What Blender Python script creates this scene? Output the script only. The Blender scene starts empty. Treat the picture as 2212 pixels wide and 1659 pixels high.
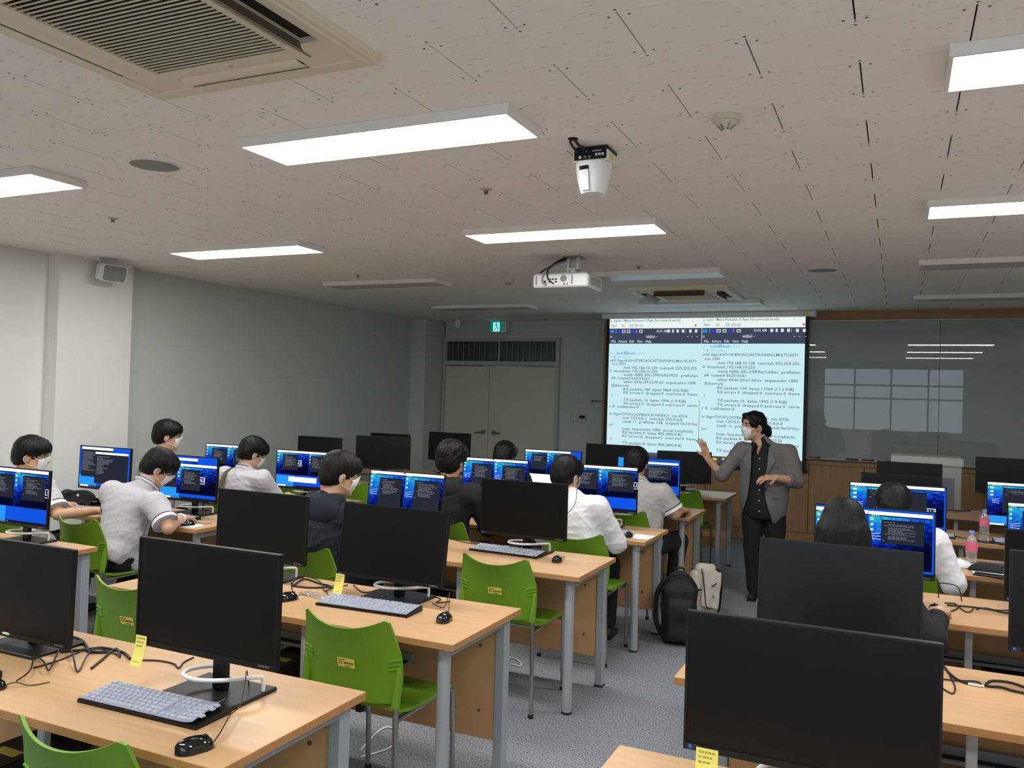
import bpy, math, random
import numpy as np
from mathutils import Vector, Matrix, Euler
RAD = math.radians
random.seed(7)
sc = bpy.context.scene
C = sc.collection

# ------------------------------------------------------------------ camera, world, exposure
CAM_H = 1.62
_f = Vector((-math.sin(0.43224) * math.cos(0.013635), math.cos(0.43224) * math.cos(0.013635), math.sin(0.013635)))
_r = Vector((math.cos(0.43224), math.sin(0.43224), 0.0))
_d = _f.cross(_r)
_c, _s = math.cos(-0.028992), math.sin(-0.028992)
RIGHT = _c * _r + _s * _d
DOWN = -_s * _r + _c * _d
FWD = _f
cam_data = bpy.data.cameras.new('camera')
cam_data.sensor_width = 36.0
cam_data.lens = 1810.25 / 2212 * 36.0
cam_data.clip_start = 0.05
cam = bpy.data.objects.new('camera', cam_data)
C.objects.link(cam)
mw = Matrix.Identity(4)
for i in range(3):
    mw[i][0] = RIGHT[i]; mw[i][1] = -DOWN[i]; mw[i][2] = -FWD[i]
mw[2][3] = CAM_H
cam.matrix_world = mw
sc.camera = cam

world = bpy.data.worlds.new('overcast_sky')
sc.world = world
world.use_nodes = True
world.node_tree.nodes['Background'].inputs[0].default_value = (0.60, 0.67, 0.76, 1)
world.node_tree.nodes['Background'].inputs[1].default_value = 5.0
sc.view_settings.view_transform = 'Standard'
sc.view_settings.look = 'None'
sc.view_settings.gamma = 1.0
sc.view_settings.use_curve_mapping = False
sc.view_settings.exposure = 0.07
LAMP = 24.0         # emission of the lit ceiling panels
SCREEN = 1.0        # emission scale of the displays

# ------------------------------------------------------------------ materials
def srgb(r, g, b):
    def f(c):
        c /= 255.0
        return c / 12.92 if c <= 0.04045 else ((c + 0.055) / 1.055) ** 2.4
    return (f(r), f(g), f(b), 1.0)

def mat(name, col, rough=0.5, metal=0.0, spec=0.5, noise=0.0, nscale=8.0, bump=0.0, bscale=60.0, coat=0.0, stretch=None):
    m = bpy.data.materials.new(name)
    m.use_nodes = True
    nt = m.node_tree
    b = nt.nodes['Principled BSDF']
    b.inputs['Base Color'].default_value = col
    b.inputs['Roughness'].default_value = rough
    b.inputs['Metallic'].default_value = metal
    b.inputs['Specular IOR Level'].default_value = spec
    b.inputs['Coat Weight'].default_value = coat
    tc = nt.nodes.new('ShaderNodeTexCoord')
    src = tc.outputs['Object']
    if stretch:
        mp = nt.nodes.new('ShaderNodeMapping')
        mp.inputs['Scale'].default_value = stretch
        nt.links.new(src, mp.inputs['Vector'])
        src = mp.outputs['Vector']
    if noise:
        n = nt.nodes.new('ShaderNodeTexNoise')
        n.inputs['Scale'].default_value = nscale
        n.inputs['Detail'].default_value = 4
        nt.links.new(src, n.inputs['Vector'])
        r = nt.nodes.new('ShaderNodeValToRGB')
        r.color_ramp.elements[0].position = 0.3
        r.color_ramp.elements[1].position = 0.7
        r.color_ramp.elements[0].color = tuple(c * (1 - noise) for c in col[:3]) + (1,)
        r.color_ramp.elements[1].color = tuple(min(1, c * (1 + noise)) for c in col[:3]) + (1,)
        nt.links.new(n.outputs['Fac'], r.inputs['Fac'])
        nt.links.new(r.outputs['Color'], b.inputs['Base Color'])
    if bump:
        n2 = nt.nodes.new('ShaderNodeTexNoise')
        n2.inputs['Scale'].default_value = bscale
        n2.inputs['Detail'].default_value = 3
        nt.links.new(src, n2.inputs['Vector'])
        bp = nt.nodes.new('ShaderNodeBump')
        bp.inputs['Strength'].default_value = bump
        bp.inputs['Distance'].default_value = 0.01
        nt.links.new(n2.outputs['Fac'], bp.inputs['Height'])
        nt.links.new(bp.outputs['Normal'], b.inputs['Normal'])
    return m

def emit(name, col, s):
    m = bpy.data.materials.new(name)
    m.use_nodes = True
    nt = m.node_tree
    nt.nodes.remove(nt.nodes['Principled BSDF'])
    e = nt.nodes.new('ShaderNodeEmission')
    e.inputs[0].default_value = col
    e.inputs[1].default_value = s
    nt.links.new(e.outputs[0], nt.nodes['Material Output'].inputs[0])
    return m

def wood_mat(name, a, b, rough=0.4, scale=(1.0, 14.0, 14.0), spec=0.4):
    m = mat(name, a, rough, spec=spec)
    nt = m.node_tree
    tc = nt.nodes.new('ShaderNodeTexCoord')
    mp = nt.nodes.new('ShaderNodeMapping')
    mp.inputs['Scale'].default_value = scale
    n = nt.nodes.new('ShaderNodeTexNoise')
    n.inputs['Scale'].default_value = 3.0
    n.inputs['Detail'].default_value = 6
    n.inputs['Roughness'].default_value = 0.6
    r = nt.nodes.new('ShaderNodeValToRGB')
    r.color_ramp.elements[0].position = 0.3
    r.color_ramp.elements[1].position = 0.72
    r.color_ramp.elements[0].color = a
    r.color_ramp.elements[1].color = b
    nt.links.new(tc.outputs['Object'], mp.inputs['Vector'])
    nt.links.new(mp.outputs['Vector'], n.inputs['Vector'])
    nt.links.new(n.outputs['Fac'], r.inputs['Fac'])
    nt.links.new(r.outputs['Color'], nt.nodes['Principled BSDF'].inputs['Base Color'])
    return m

M = {}
M['wall'] = mat('wall_paint', srgb(232, 232, 227), 0.75, noise=0.015, nscale=1.5, bump=0.08, bscale=180)
M['wallgrey'] = mat('wall_paint_cool', srgb(204, 211, 205), 0.75, noise=0.015, nscale=1.5, bump=0.08, bscale=180)
M['door'] = mat('door_paint', srgb(214, 210, 196), 0.5)
M['doorframe'] = mat('door_frame_paint', srgb(186, 188, 182), 0.5)
M['wood'] = wood_mat('beech_laminate', srgb(199, 158, 115), srgb(210, 171, 128), 0.32)
M['woodedge'] = wood_mat('beech_edge', srgb(178, 128, 80), srgb(192, 142, 92), 0.4)
M['woodpanel'] = wood_mat('beech_panel', srgb(196, 150, 104), srgb(212, 168, 120), 0.4, (2.0, 14.0, 1.2))
M['wainscot'] = wood_mat('oak_wainscot', srgb(168, 130, 88), srgb(186, 147, 102), 0.45, (14.0, 2.0, 1.2))
M['woodtrim'] = wood_mat('oak_trim', srgb(150, 112, 74), srgb(170, 130, 88), 0.45, (1.2, 2.0, 14.0))
M['steel'] = mat('grey_steel', srgb(172, 177, 182), 0.38, 0.25)
M['chrome'] = mat('chrome', srgb(190, 190, 188), 0.14, 1.0)
M['satin'] = mat('satin_metal', srgb(150, 150, 148), 0.3, 0.9)
M['rubber'] = mat('black_rubber', srgb(28, 28, 28), 0.7)
M['black'] = mat('black_plastic', srgb(14, 14, 15), 0.42, spec=0.35)
M['screenoff'] = mat('screen_off', srgb(8, 9, 9), 0.36, spec=0.28)
M['gloss'] = mat('gloss_black', srgb(10, 10, 11), 0.08, coat=0.5)
M['cable'] = mat('black_cable', srgb(22, 22, 23), 0.5)
M['whitecable'] = mat('white_cable', srgb(225, 226, 226), 0.45)
M['green'] = mat('green_plastic', srgb(108, 152, 32), 0.42, bump=0.05, bscale=400)
M['sticker'] = mat('yellow_sticker', srgb(232, 220, 96), 0.6)
M['note'] = mat('yellow_note', srgb(245, 232, 120), 0.7)
M['ink'] = mat('ink', srgb(70, 66, 40), 0.8)
M['faintink'] = mat('faint_ink', srgb(168, 156, 84), 0.8)
M['whiteplastic'] = mat('white_plastic', srgb(232, 233, 233), 0.35)
M['greyplastic'] = mat('grey_plastic', srgb(150, 153, 160), 0.5)
M['keys'] = mat('keys_under_cover', srgb(178, 182, 196), 0.45)
M['cover'] = mat('silicone_cover', srgb(150, 155, 172), 0.4)
M['lampbody'] = mat('lamp_housing', srgb(232, 230, 226), 0.5)
M['diffoff'] = mat('lamp_diffuser_off', srgb(196, 198, 198), 0.3)
M['diffon'] = emit('lamp_diffuser_lit', (1.0, 1.0, 0.985, 1), LAMP)
M['ac'] = mat('aged_ivory_plastic', srgb(226, 217, 194), 0.5)
M['acdark'] = mat('vent_dark', srgb(52, 48, 42), 0.6)
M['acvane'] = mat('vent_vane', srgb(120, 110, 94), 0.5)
M['dark'] = mat('dark_void', srgb(14, 14, 14), 0.9)
M['detector'] = mat('detector_beige', srgb(206, 202, 184), 0.5)
M['speakgrille'] = mat('speaker_grille', srgb(140, 143, 144), 0.6, bump=0.3, bscale=900)
M['whiteboard'] = mat('glass_board', srgb(158, 166, 162), 0.012, spec=0.5)
M['red'] = mat('marker_red', srgb(170, 30, 40), 0.5)
M['navy'] = mat('marker_navy', srgb(30, 34, 60), 0.5)
M['paper'] = mat('paper', srgb(232, 232, 236), 0.8)
M['bagblack'] = mat('black_nylon', srgb(20, 21, 23), 0.75, bump=0.4, bscale=120)
M['baggrey'] = mat('beige_canvas', srgb(196, 188, 176), 0.8, noise=0.08, nscale=12, bump=0.3, bscale=60)
M['phone'] = mat('phone_glass', srgb(12, 14, 18), 0.1)
M['bluecase'] = mat('blue_case', srgb(40, 110, 190), 0.4)
def pane_mat():
    m = bpy.data.materials.new('window_glass'); m.use_nodes = True
    nt = m.node_tree
    nt.nodes.remove(nt.nodes['Principled BSDF'])
    tr = nt.nodes.new('ShaderNodeBsdfTransparent'); tr.inputs[0].default_value = (0.86, 0.9, 0.9, 1)
    gl = nt.nodes.new('ShaderNodeBsdfGlossy'); gl.inputs['Roughness'].default_value = 0.02
    lw = nt.nodes.new('ShaderNodeFresnel'); lw.inputs['IOR'].default_value = 1.5
    mx = nt.nodes.new('ShaderNodeMixShader')
    nt.links.new(lw.outputs[0], mx.inputs[0]); nt.links.new(tr.outputs[0], mx.inputs[1]); nt.links.new(gl.outputs[0], mx.inputs[2])
    nt.links.new(mx.outputs[0], nt.nodes['Material Output'].inputs[0])
    return m
M['glassy'] = pane_mat()
M['pet'] = mat('clear_bottle', (0.95, 0.97, 0.98, 1), 0.06)
M['pet'].node_tree.nodes['Principled BSDF'].inputs['Transmission Weight'].default_value = 0.85
M['pink'] = mat('pink_label', srgb(226, 110, 140), 0.5)
M['bluecap'] = mat('blue_cap', srgb(110, 150, 205), 0.5)

def carpet_mat():
    m = mat('grey_carpet', srgb(110, 113, 118), 0.95, spec=0.1)
    nt = m.node_tree
    tc = nt.nodes.new('ShaderNodeTexCoord')
    b = nt.nodes['Principled BSDF']
    n1 = nt.nodes.new('ShaderNodeTexNoise'); n1.inputs['Scale'].default_value = 150; n1.inputs['Detail'].default_value = 6; n1.inputs['Roughness'].default_value = 0.75
    mp = nt.nodes.new('ShaderNodeMapping'); mp.inputs['Scale'].default_value = (1.0, 0.45, 1.0); mp.inputs['Rotation'].default_value = (0, 0, 0.6)
    nt.links.new(tc.outputs['Object'], mp.inputs['Vector'])
    nt.links.new(mp.outputs['Vector'], n1.inputs['Vector'])
    r = nt.nodes.new('ShaderNodeValToRGB')
    r.color_ramp.elements[0].position = 0.36; r.color_ramp.elements[0].color = srgb(98, 102, 108)
    r.color_ramp.elements[1].position = 0.64; r.color_ramp.elements[1].color = srgb(162, 166, 172)
    nt.links.new(n1.outputs['Fac'], r.inputs['Fac'])
    nt.links.new(r.outputs['Color'], b.inputs['Base Color'])
    bp = nt.nodes.new('ShaderNodeBump'); bp.inputs['Strength'].default_value = 0.6; bp.inputs['Distance'].default_value = 0.006
    nt.links.new(n1.outputs['Fac'], bp.inputs['Height'])
    nt.links.new(bp.outputs['Normal'], b.inputs['Normal'])
    return m
M['carpet'] = carpet_mat()

def tile_mat():
    # fissured acoustic board: short worm tracks running across the tile plus pin specks
    m = mat('fissured_tile', srgb(226, 219, 208), 0.85, spec=0.2)
    nt = m.node_tree
    b = nt.nodes['Principled BSDF']
    tc = nt.nodes.new('ShaderNodeTexCoord')
    geo = nt.nodes.new('ShaderNodeNewGeometry')
    mp = nt.nodes.new('ShaderNodeMapping'); mp.inputs['Scale'].default_value = (14.0, 52.0, 1.0)
    nt.links.new(geo.outputs['Position'], mp.inputs['Vector'])
    dn = nt.nodes.new('ShaderNodeTexNoise'); dn.inputs['Scale'].default_value = 60; dn.inputs['Detail'].default_value = 2
    nt.links.new(geo.outputs['Position'], dn.inputs['Vector'])
    va = nt.nodes.new('ShaderNodeVectorMath'); va.operation = 'MULTIPLY_ADD'
    va.inputs[1].default_value = (0.9, 0.9, 0.0)
    nt.links.new(dn.outputs['Color'], va.inputs[0])
    nt.links.new(mp.outputs['Vector'], va.inputs[2])
    vo = nt.nodes.new('ShaderNodeTexVoronoi'); vo.inputs['Scale'].default_value = 1.0
    vo.inputs['Randomness'].default_value = 1.0
    nt.links.new(va.outputs[0], vo.inputs['Vector'])
    # worm = thin ridge near the cell centre
    n2 = nt.nodes.new('ShaderNodeMapRange'); n2.inputs['From Min'].default_value = 0.10; n2.inputs['From Max'].default_value = 0.19
    nt.links.new(vo.outputs['Distance'], n2.inputs['Value'])
    v2 = nt.nodes.new('ShaderNodeTexVoronoi'); v2.inputs['Scale'].default_value = 42.0
    nt.links.new(geo.outputs['Position'], v2.inputs['Vector'])
    n3 = nt.nodes.new('ShaderNodeMapRange'); n3.inputs['From Min'].default_value = 0.05; n3.inputs['From Max'].default_value = 0.10
    nt.links.new(v2.outputs['Distance'], n3.inputs['Value'])
    mn = nt.nodes.new('ShaderNodeMath'); mn.operation = 'MINIMUM'
    nt.links.new(n2.outputs[0], mn.inputs[0]); nt.links.new(n3.outputs[0], mn.inputs[1])
    r = nt.nodes.new('ShaderNodeValToRGB')
    r.color_ramp.elements[0].color = srgb(218, 214, 208)
    r.color_ramp.elements[1].color = srgb(247, 244, 240)
    nt.links.new(mn.outputs[0], r.inputs['Fac'])
    nt.links.new(r.outputs['Color'], b.inputs['Base Color'])
    return m
M['tile'] = tile_mat()
M['screw'] = mat('screw_head', srgb(96, 90, 84), 0.6)

def kali_mat(name, seed):
    m = bpy.data.materials.new(name); m.use_nodes = True
    nt = m.node_tree
    nt.nodes.remove(nt.nodes['Principled BSDF'])
    tc = nt.nodes.new('ShaderNodeTexCoord')
    uv = tc.outputs['UV']
    sn = nt.nodes.new('ShaderNodeVectorMath'); sn.operation = 'SNAP'; sn.inputs[1].default_value = (0.034, 0.055, 1.0)
    nt.links.new(uv, sn.inputs[0])
    n = nt.nodes.new('ShaderNodeTexNoise'); n.noise_dimensions = '4D'; n.inputs['W'].default_value = seed
    n.inputs['Scale'].default_value = 7.0; n.inputs['Detail'].default_value = 5; n.inputs['Roughness'].default_value = 0.8
    nt.links.new(sn.outputs[0], n.inputs['Vector'])
    sx = nt.nodes.new('ShaderNodeSeparateXYZ'); nt.links.new(sn.outputs[0], sx.inputs[0])
    # bright towards the upper left, navy at the lower right
    a = nt.nodes.new('ShaderNodeMath'); a.operation = 'MULTIPLY_ADD'; a.inputs[1].default_value = 0.62; a.inputs[2].default_value = -0.22
    nt.links.new(sx.outputs['Y'], a.inputs[0])
    b = nt.nodes.new('ShaderNodeMath'); b.operation = 'MULTIPLY_ADD'; b.inputs[1].default_value = -0.30
    nt.links.new(sx.outputs['X'], b.inputs[0]); nt.links.new(a.outputs[0], b.inputs[2])
    c = nt.nodes.new('ShaderNodeMath'); c.operation = 'ADD'
    nt.links.new(b.outputs[0], c.inputs[0]); nt.links.new(n.outputs['Fac'], c.inputs[1])
    r = nt.nodes.new('ShaderNodeValToRGB')
    e = r.color_ramp.elements
    e[0].position = 0.30; e[0].color = srgb(6, 10, 40)
    e[1].position = 0.95; e[1].color = srgb(60, 200, 180)
    for p, col in ((0.45, srgb(8, 24, 110)), (0.58, srgb(14, 60, 190)), (0.72, srgb(24, 120, 220)), (0.84, srgb(40, 175, 210))):
        x = e.new(p); x.color = col
    nt.links.new(c.outputs[0], r.inputs['Fac'])
    em = nt.nodes.new('ShaderNodeEmission'); em.inputs[1].default_value = SCREEN
    nt.links.new(r.outputs['Color'], em.inputs[0])
    nt.links.new(em.outputs[0], nt.nodes['Material Output'].inputs[0])
    return m
M['kali'] = kali_mat('pixel_wallpaper', 1.7)
M['s_white'] = emit('display_white', srgb(246, 246, 250), 1.25 * SCREEN)
M['s_dark'] = emit('display_terminal', srgb(42, 45, 56), 0.9 * SCREEN)
M['s_bar'] = emit('display_bar', srgb(26, 28, 40), 0.9 * SCREEN)
M['s_blue'] = emit('display_desktop_blue', srgb(18, 84, 225), SCREEN)
M['s_sky'] = emit('display_desktop_sky', srgb(40, 150, 245), SCREEN)
M['s_text'] = emit('display_text', srgb(126, 130, 140), SCREEN)
M['s_red'] = emit('display_red', srgb(220, 50, 60), SCREEN)
SCRMATS = ['kali', 's_white', 's_dark', 's_bar', 's_blue', 's_sky', 's_text', 's_red']
P_ = 0.92
M['p_paper'] = emit('projection_paper', srgb(204, 240, 248), P_)
M['p_white'] = emit('projection_white', srgb(236, 250, 246), P_)
M['p_bar'] = emit('projection_bar', srgb(66, 70, 92), P_)
M['p_k'] = emit('projection_text', srgb(98, 110, 142), P_)
M['p_w'] = emit('projection_menu', srgb(214, 226, 236), P_)
M['p_b'] = emit('projection_blue', srgb(36, 150, 232), P_)
M['p_p'] = emit('projection_pale', srgb(150, 222, 240), P_)
M['p_i'] = emit('projection_icon', srgb(46, 70, 220), P_)
M['p_r'] = emit('projection_orange', srgb(235, 110, 60), P_)
M['p_y'] = emit('projection_yellow', srgb(225, 190, 40), P_)
M['exit_g'] = emit('exit_sign_green', srgb(0, 120, 96), 0.8)
M['exit_w'] = emit('exit_sign_white', srgb(150, 230, 255), 1.2)

# ------------------------------------------------------------------ mesh helpers
class MB:
    def __init__(s):
        s.v = []; s.f = []; s.m = []; s.uv = {}
    def add(s, vs, fs, mi=0):
        o = len(s.v)
        s.v += [tuple(p) for p in vs]
        s.f += [tuple(i + o for i in f) for f in fs]
        s.m += [mi] * len(fs)
        return s
    def box(s, x0, x1, y0, y1, z0, z1, mi=0, ch=0.0):
        if ch <= 0:
            vs = [(x, y, z) for x in (x0, x1) for y in (y0, y1) for z in (z0, z1)]
            fs = [(0, 1, 3, 2), (4, 6, 7, 5), (0, 4, 5, 1), (2, 3, 7, 6), (0, 2, 6, 4), (1, 5, 7, 3)]
            return s.add(vs, fs, mi)
        X = (x0, x1); Y = (y0, y1); Z = (z0, z1); sg = (1, -1)
        vs = []; idx = {}
        for i in (0, 1):
            for j in (0, 1):
                for k in (0, 1):
                    for a in range(3):
                        p = [X[i] + (0 if a == 0 else sg[i] * ch), Y[j] + (0 if a == 1 else sg[j] * ch), Z[k] + (0 if a == 2 else sg[k] * ch)]
                        idx[(i, j, k, a)] = len(vs); vs.append(p)
        fs = []
        for a in range(3):
            b, c = (a + 1) % 3, (a + 2) % 3
            for e in (0, 1):
                q = []
                for (eb, ec) in ((0, 0), (1, 0), (1, 1), (0, 1)):
                    t = [0, 0, 0]; t[a] = e; t[b] = eb; t[c] = ec
                    q.append(idx[(t[0], t[1], t[2], a)])
                fs.append(q if e else q[::-1])
        for a in range(3):          # edge chamfers along axis a
            b, c = (a + 1) % 3, (a + 2) % 3
            for eb in (0, 1):
                for ec in (0, 1):
                    t0 = [0, 0, 0]; t0[b] = eb; t0[c] = ec; t1 = list(t0); t1[a] = 1
                    q = [idx[(*t0, b)], idx[(*t1, b)], idx[(*t1, c)], idx[(*t0, c)]]
                    fs.append(q if (eb == ec) else q[::-1])
        for i in (0, 1):
            for j in (0, 1):
                for k in (0, 1):
                    q = [idx[(i, j, k, a)] for a in range(3)]
                    fs.append(q if (i + j + k) % 2 == 1 else q[::-1])
        return s.add(vs, fs, mi)
    def tube(s, pts, r, n=8, mi=0, caps=True):
        P = [Vector(p) for p in pts]
        if not isinstance(r, (list, tuple)): r = [r] * len(P)
        rings = []
        t0 = (P[1] - P[0]).normalized()
        up = Vector((0, 0, 1)) if abs(t0.z) < 0.9 else Vector((1, 0, 0))
        nrm = (up - t0 * up.dot(t0)).normalized()
        for i, p in enumerate(P):
            a = P[max(0, i - 1)]; b = P[min(len(P) - 1, i + 1)]
            t = (b - a).normalized() if (b - a).length > 1e-9 else t0
            nrm = nrm - t * nrm.dot(t)
            if nrm.length < 1e-6: nrm = t.orthogonal()
            nrm.normalize(); bn = t.cross(nrm)
            rings.append([p + r[i] * (math.cos(2 * math.pi * k / n) * nrm + math.sin(2 * math.pi * k / n) * bn) for k in range(n)])
        vs = [q for rg in rings for q in rg]
        fs = []
        for i in range(len(P) - 1):
            for k in range(n):
                k2 = (k + 1) % n
                fs.append((i * n + k, i * n + k2, (i + 1) * n + k2, (i + 1) * n + k))
        if caps:
            fs.append(tuple(range(n - 1, -1, -1)))
            fs.append(tuple((len(P) - 1) * n + k for k in range(n)))
        return s.add(vs, fs, mi)
    def lathe(s, prof, n=20, c=(0, 0, 0), mi=0, flip=False):
        vs = []; fs = []
        for (r, z) in prof:
            for k in range(n):
                a = 2 * math.pi * k / n
                vs.append((c[0] + r * math.cos(a), c[1] + r * math.sin(a), c[2] + z))
        for i in range(len(prof) - 1):
            for k in range(n):
                k2 = (k + 1) % n
                q = (i * n + k, i * n + k2, (i + 1) * n + k2, (i + 1) * n + k)
                fs.append(q[::-1] if flip else q)
        e = [tuple(range(n - 1, -1, -1)), tuple((len(prof) - 1) * n + k for k in range(n))]
        fs += [q[::-1] for q in e] if flip else e
        return s.add(vs, fs, mi)
    def prism(s, poly, y0, y1, mi=0):
        # poly in the xz plane (counter-clockwise seen from -y), extruded along y
        n = len(poly)
        vs = [(x, y0, z) for x, z in poly] + [(x, y1, z) for x, z in poly]
        fs = [tuple(range(n)), tuple(range(2 * n - 1, n - 1, -1))]
        fs += [(k, k + n, (k + 1) % n + n, (k + 1) % n) for k in range(n)]
        return s.add(vs, fs, mi)
    def grid(s, fn, nu, nv, mi=0, thick=None):
        # fn(u, v) -> point; thick: fn2(u, v) gives the other skin
        vs = [fn(i / nu, j / nv) for i in range(nu + 1) for j in range(nv + 1)]
        w = nv + 1
        fs = [(i * w + j, (i + 1) * w + j, (i + 1) * w + j + 1, i * w + j + 1) for i in range(nu) for j in range(nv)]
        if thick is None:
            return s.add(vs, fs, mi)
        n = len(vs)
        vs += [thick(i / nu, j / nv) for i in range(nu + 1) for j in range(nv + 1)]
        fs += [tuple(n + k for k in f[::-1]) for f in fs]
        rim = [(i, 0) for i in range(nu + 1)] + [(nu, j) for j in range(1, nv + 1)] + [(i, nv) for i in range(nu - 1, -1, -1)] + [(0, j) for j in range(nv - 1, 0, -1)]
        for a in range(len(rim)):
            p = rim[a]; q = rim[(a + 1) % len(rim)]
            ia = p[0] * w + p[1]; ib = q[0] * w + q[1]
            fs.append((ia, ia + n, ib + n, ib))
        return s.add(vs, fs, mi)
    def ellipsoid(s, c, r, nu=16, nv=10, mi=0, rot=None):
        prof = []
        vs = []; fs = []
        for j in range(nv + 1):
            th = math.pi * j / nv
            for i in range(nu):
                a = 2 * math.pi * i / nu
                p = Vector((r[0] * math.sin(th) * math.cos(a), r[1] * math.sin(th) * math.sin(a), r[2] * math.cos(th)))
                if rot is not None: p = rot @ p
                vs.append(Vector(c) + p)
        for j in range(nv):
            for i in range(nu):
                i2 = (i + 1) % nu
                if j == 0: fs.append((i, nu + i, nu + i2))
                elif j == nv - 1: fs.append((j * nu + i, (j + 1) * nu, j * nu + i2))
                else: fs.append((j * nu + i, (j + 1) * nu + i, (j + 1) * nu + i2, j * nu + i2))
        return s.add(vs, fs, mi)
    def xf(s, mtx, start=0):
        for i in range(start, len(s.v)):
            s.v[i] = tuple(mtx @ Vector(s.v[i]))
        return s
    def mesh(s, name, mats, smooth=40):
        me = bpy.data.meshes.new(name)
        me.from_pydata(s.v, [], s.f)
        for k in mats: me.materials.append(M[k] if isinstance(k, str) else k)
        if len(mats) > 1: me.polygons.foreach_set('material_index', s.m)
        if smooth:
            me.polygons.foreach_set('use_smooth', [True] * len(s.f))
            me.set_sharp_from_angle(angle=RAD(smooth))
        me.update()
        return me

def put(name, me, parent=None, loc=(0, 0, 0), rot=(0, 0, 0)):
    o = bpy.data.objects.new(name, me)
    C.objects.link(o)
    o.location = loc; o.rotation_euler = rot
    if parent is not None: o.parent = parent
    return o

def part(name, mb, mats, parent=None, loc=(0, 0, 0), rot=(0, 0, 0), smooth=40):
    if not isinstance(mats, (list, tuple)): mats = [mats]
    return put(name, mb.mesh(name, mats, smooth), parent, loc, rot)

def tag(o, label, cat, group=None):
    o['label'] = label; o['category'] = cat
    if group: o['group'] = group
    return o

def thing(name, label, cat, loc=(0, 0, 0), rz=0.0, group=None):
    o = bpy.data.objects.new(name, None)
    o.empty_display_size = 0.1
    C.objects.link(o)
    o.location = loc; o.rotation_euler = (0, 0, rz)
    return tag(o, label, cat, group)

def struct(name, mb, mats, parent=None, smooth=40, loc=(0, 0, 0)):
    o = part(name, mb, mats, parent, loc, smooth=smooth)
    if parent is None: o['kind'] = 'structure'
    return o

def copy_tree(o, parent=None):
    c = o.copy(); C.objects.link(c)
    if parent is not None: c.parent = parent
    for ch in o.children: copy_tree(ch, c)
    return c

def spawn(proto, label, loc, rz=0.0, group=None):
    c = copy_tree(proto)
    c.location = loc; c.rotation_euler = (0, 0, rz)
    c['label'] = label
    if group: c['group'] = group
    return c

def bury(proto):
    # remove a prototype once its copies are placed
    for ch in list(proto.children): bury(ch)
    bpy.data.objects.remove(proto)

def smoothpath(pts, n=6):
    P = [Vector(p) for p in pts]
    out = []
    for i in range(len(P) - 1):
        p0 = P[max(0, i - 1)]; p1 = P[i]; p2 = P[i + 1]; p3 = P[min(len(P) - 1, i + 2)]
        for k in range(n):
            t = k / n
            out.append(0.5 * ((2 * p1) + (p2 - p0) * t + (2 * p0 - 5 * p1 + 4 * p2 - p3) * t * t + (3 * p1 - p0 - 3 * p2 + p3) * t ** 3))
    out.append(P[-1])
    return out

def text_mb(txt, x0, x1, zc, height=None, y=0.0, mb=None, mi=0, bold=0.0):
    # flat lettering in the xz plane facing -y, fitted between x0 and x1
    cu = bpy.data.curves.new('lettering', 'FONT')
    cu.body = txt
    cu.resolution_u = 2
    cu.offset = bold
    o = bpy.data.objects.new('lettering', cu)
    C.objects.link(o)
    dg = bpy.context.evaluated_depsgraph_get()
    me = bpy.data.meshes.new_from_object(o.evaluated_get(dg))
    vs = [v.co.copy() for v in me.vertices]
    fs = [tuple(p.vertices) for p in me.polygons]
    bpy.data.objects.remove(o); bpy.data.curves.remove(cu); bpy.data.meshes.remove(me)
    if not vs: return mb
    lo = min(v.x for v in vs); hi = max(v.x for v in vs)
    sx = (x1 - x0) / max(1e-6, hi - lo)
    sz = (height / 0.72) if height else sx
    if mb is None: mb = MB()
    mb.add([(x0 + (v.x - lo) * sx, y, zc + (v.y - 0.26) * sz) for v in vs], fs, mi)
    return mb

# ------------------------------------------------------------------ the room
XL, XR, YB, YF, ZC = -6.45, 2.6, -1.6, 11.0, 2.69
struct('floor', MB().box(XL - 0.2, XR + 0.2, YB - 0.2, YF + 0.2, -0.1, 0.0), 'carpet')

wl = struct('wall_left', MB().box(XL - 0.15, XL, YB - 0.15, YF + 0.15, 0, ZC + 0.1), 'wallgrey')
part('pillar', MB().box(XL, XL + 0.15, 4.69, 5.42, 0, ZC), 'wall', wl)
part('pillar', MB().box(XL, XL + 0.24, 10.45, YF, 0, ZC), 'wallgrey', wl)
part('near_bay', MB().box(XL, XL + 0.012, YB, 4.69, 0, ZC), 'wall', wl)
struct('wall_right', MB().box(XR, XR + 0.15, YB - 0.15, YF + 0.15, 0, ZC + 0.1), 'wall')

# rear wall behind the camera, with the window band that the board mirrors
wb = MB()
wb.box(XL, -1.7, YB - 0.15, YB, 0, ZC + 0.1); wb.box(1.4, XR, YB - 0.15, YB, 0, ZC + 0.1)
wb.box(-1.7, 1.4, YB - 0.15, YB, 0, 1.0); wb.box(-1.7, 1.4, YB - 0.15, YB, 2.55, ZC + 0.1)
struct('wall_back', wb, 'wall')
fr = MB()
for x in (-1.7, -0.99, -0.18, 0.62, 1.36): fr.box(x, x + 0.04, YB - 0.10, YB - 0.04, 1.0, 2.55)
for z in (1.0, 1.78, 2.10, 2.51): fr.box(-1.7, 1.4, YB - 0.11, YB - 0.03, z, z + 0.04)
win = struct('window_1', fr, 'doorframe')
for a, b in ((-1.66, -0.99), (-0.95, -0.18), (-0.14, 0.62), (0.66, 1.36)):
    for c, d in ((1.04, 1.78), (1.82, 2.10), (2.14, 2.51)):
        part('pane', MB().box(a, b, YB - 0.073, YB - 0.067, c, d), 'glassy', win)

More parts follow.
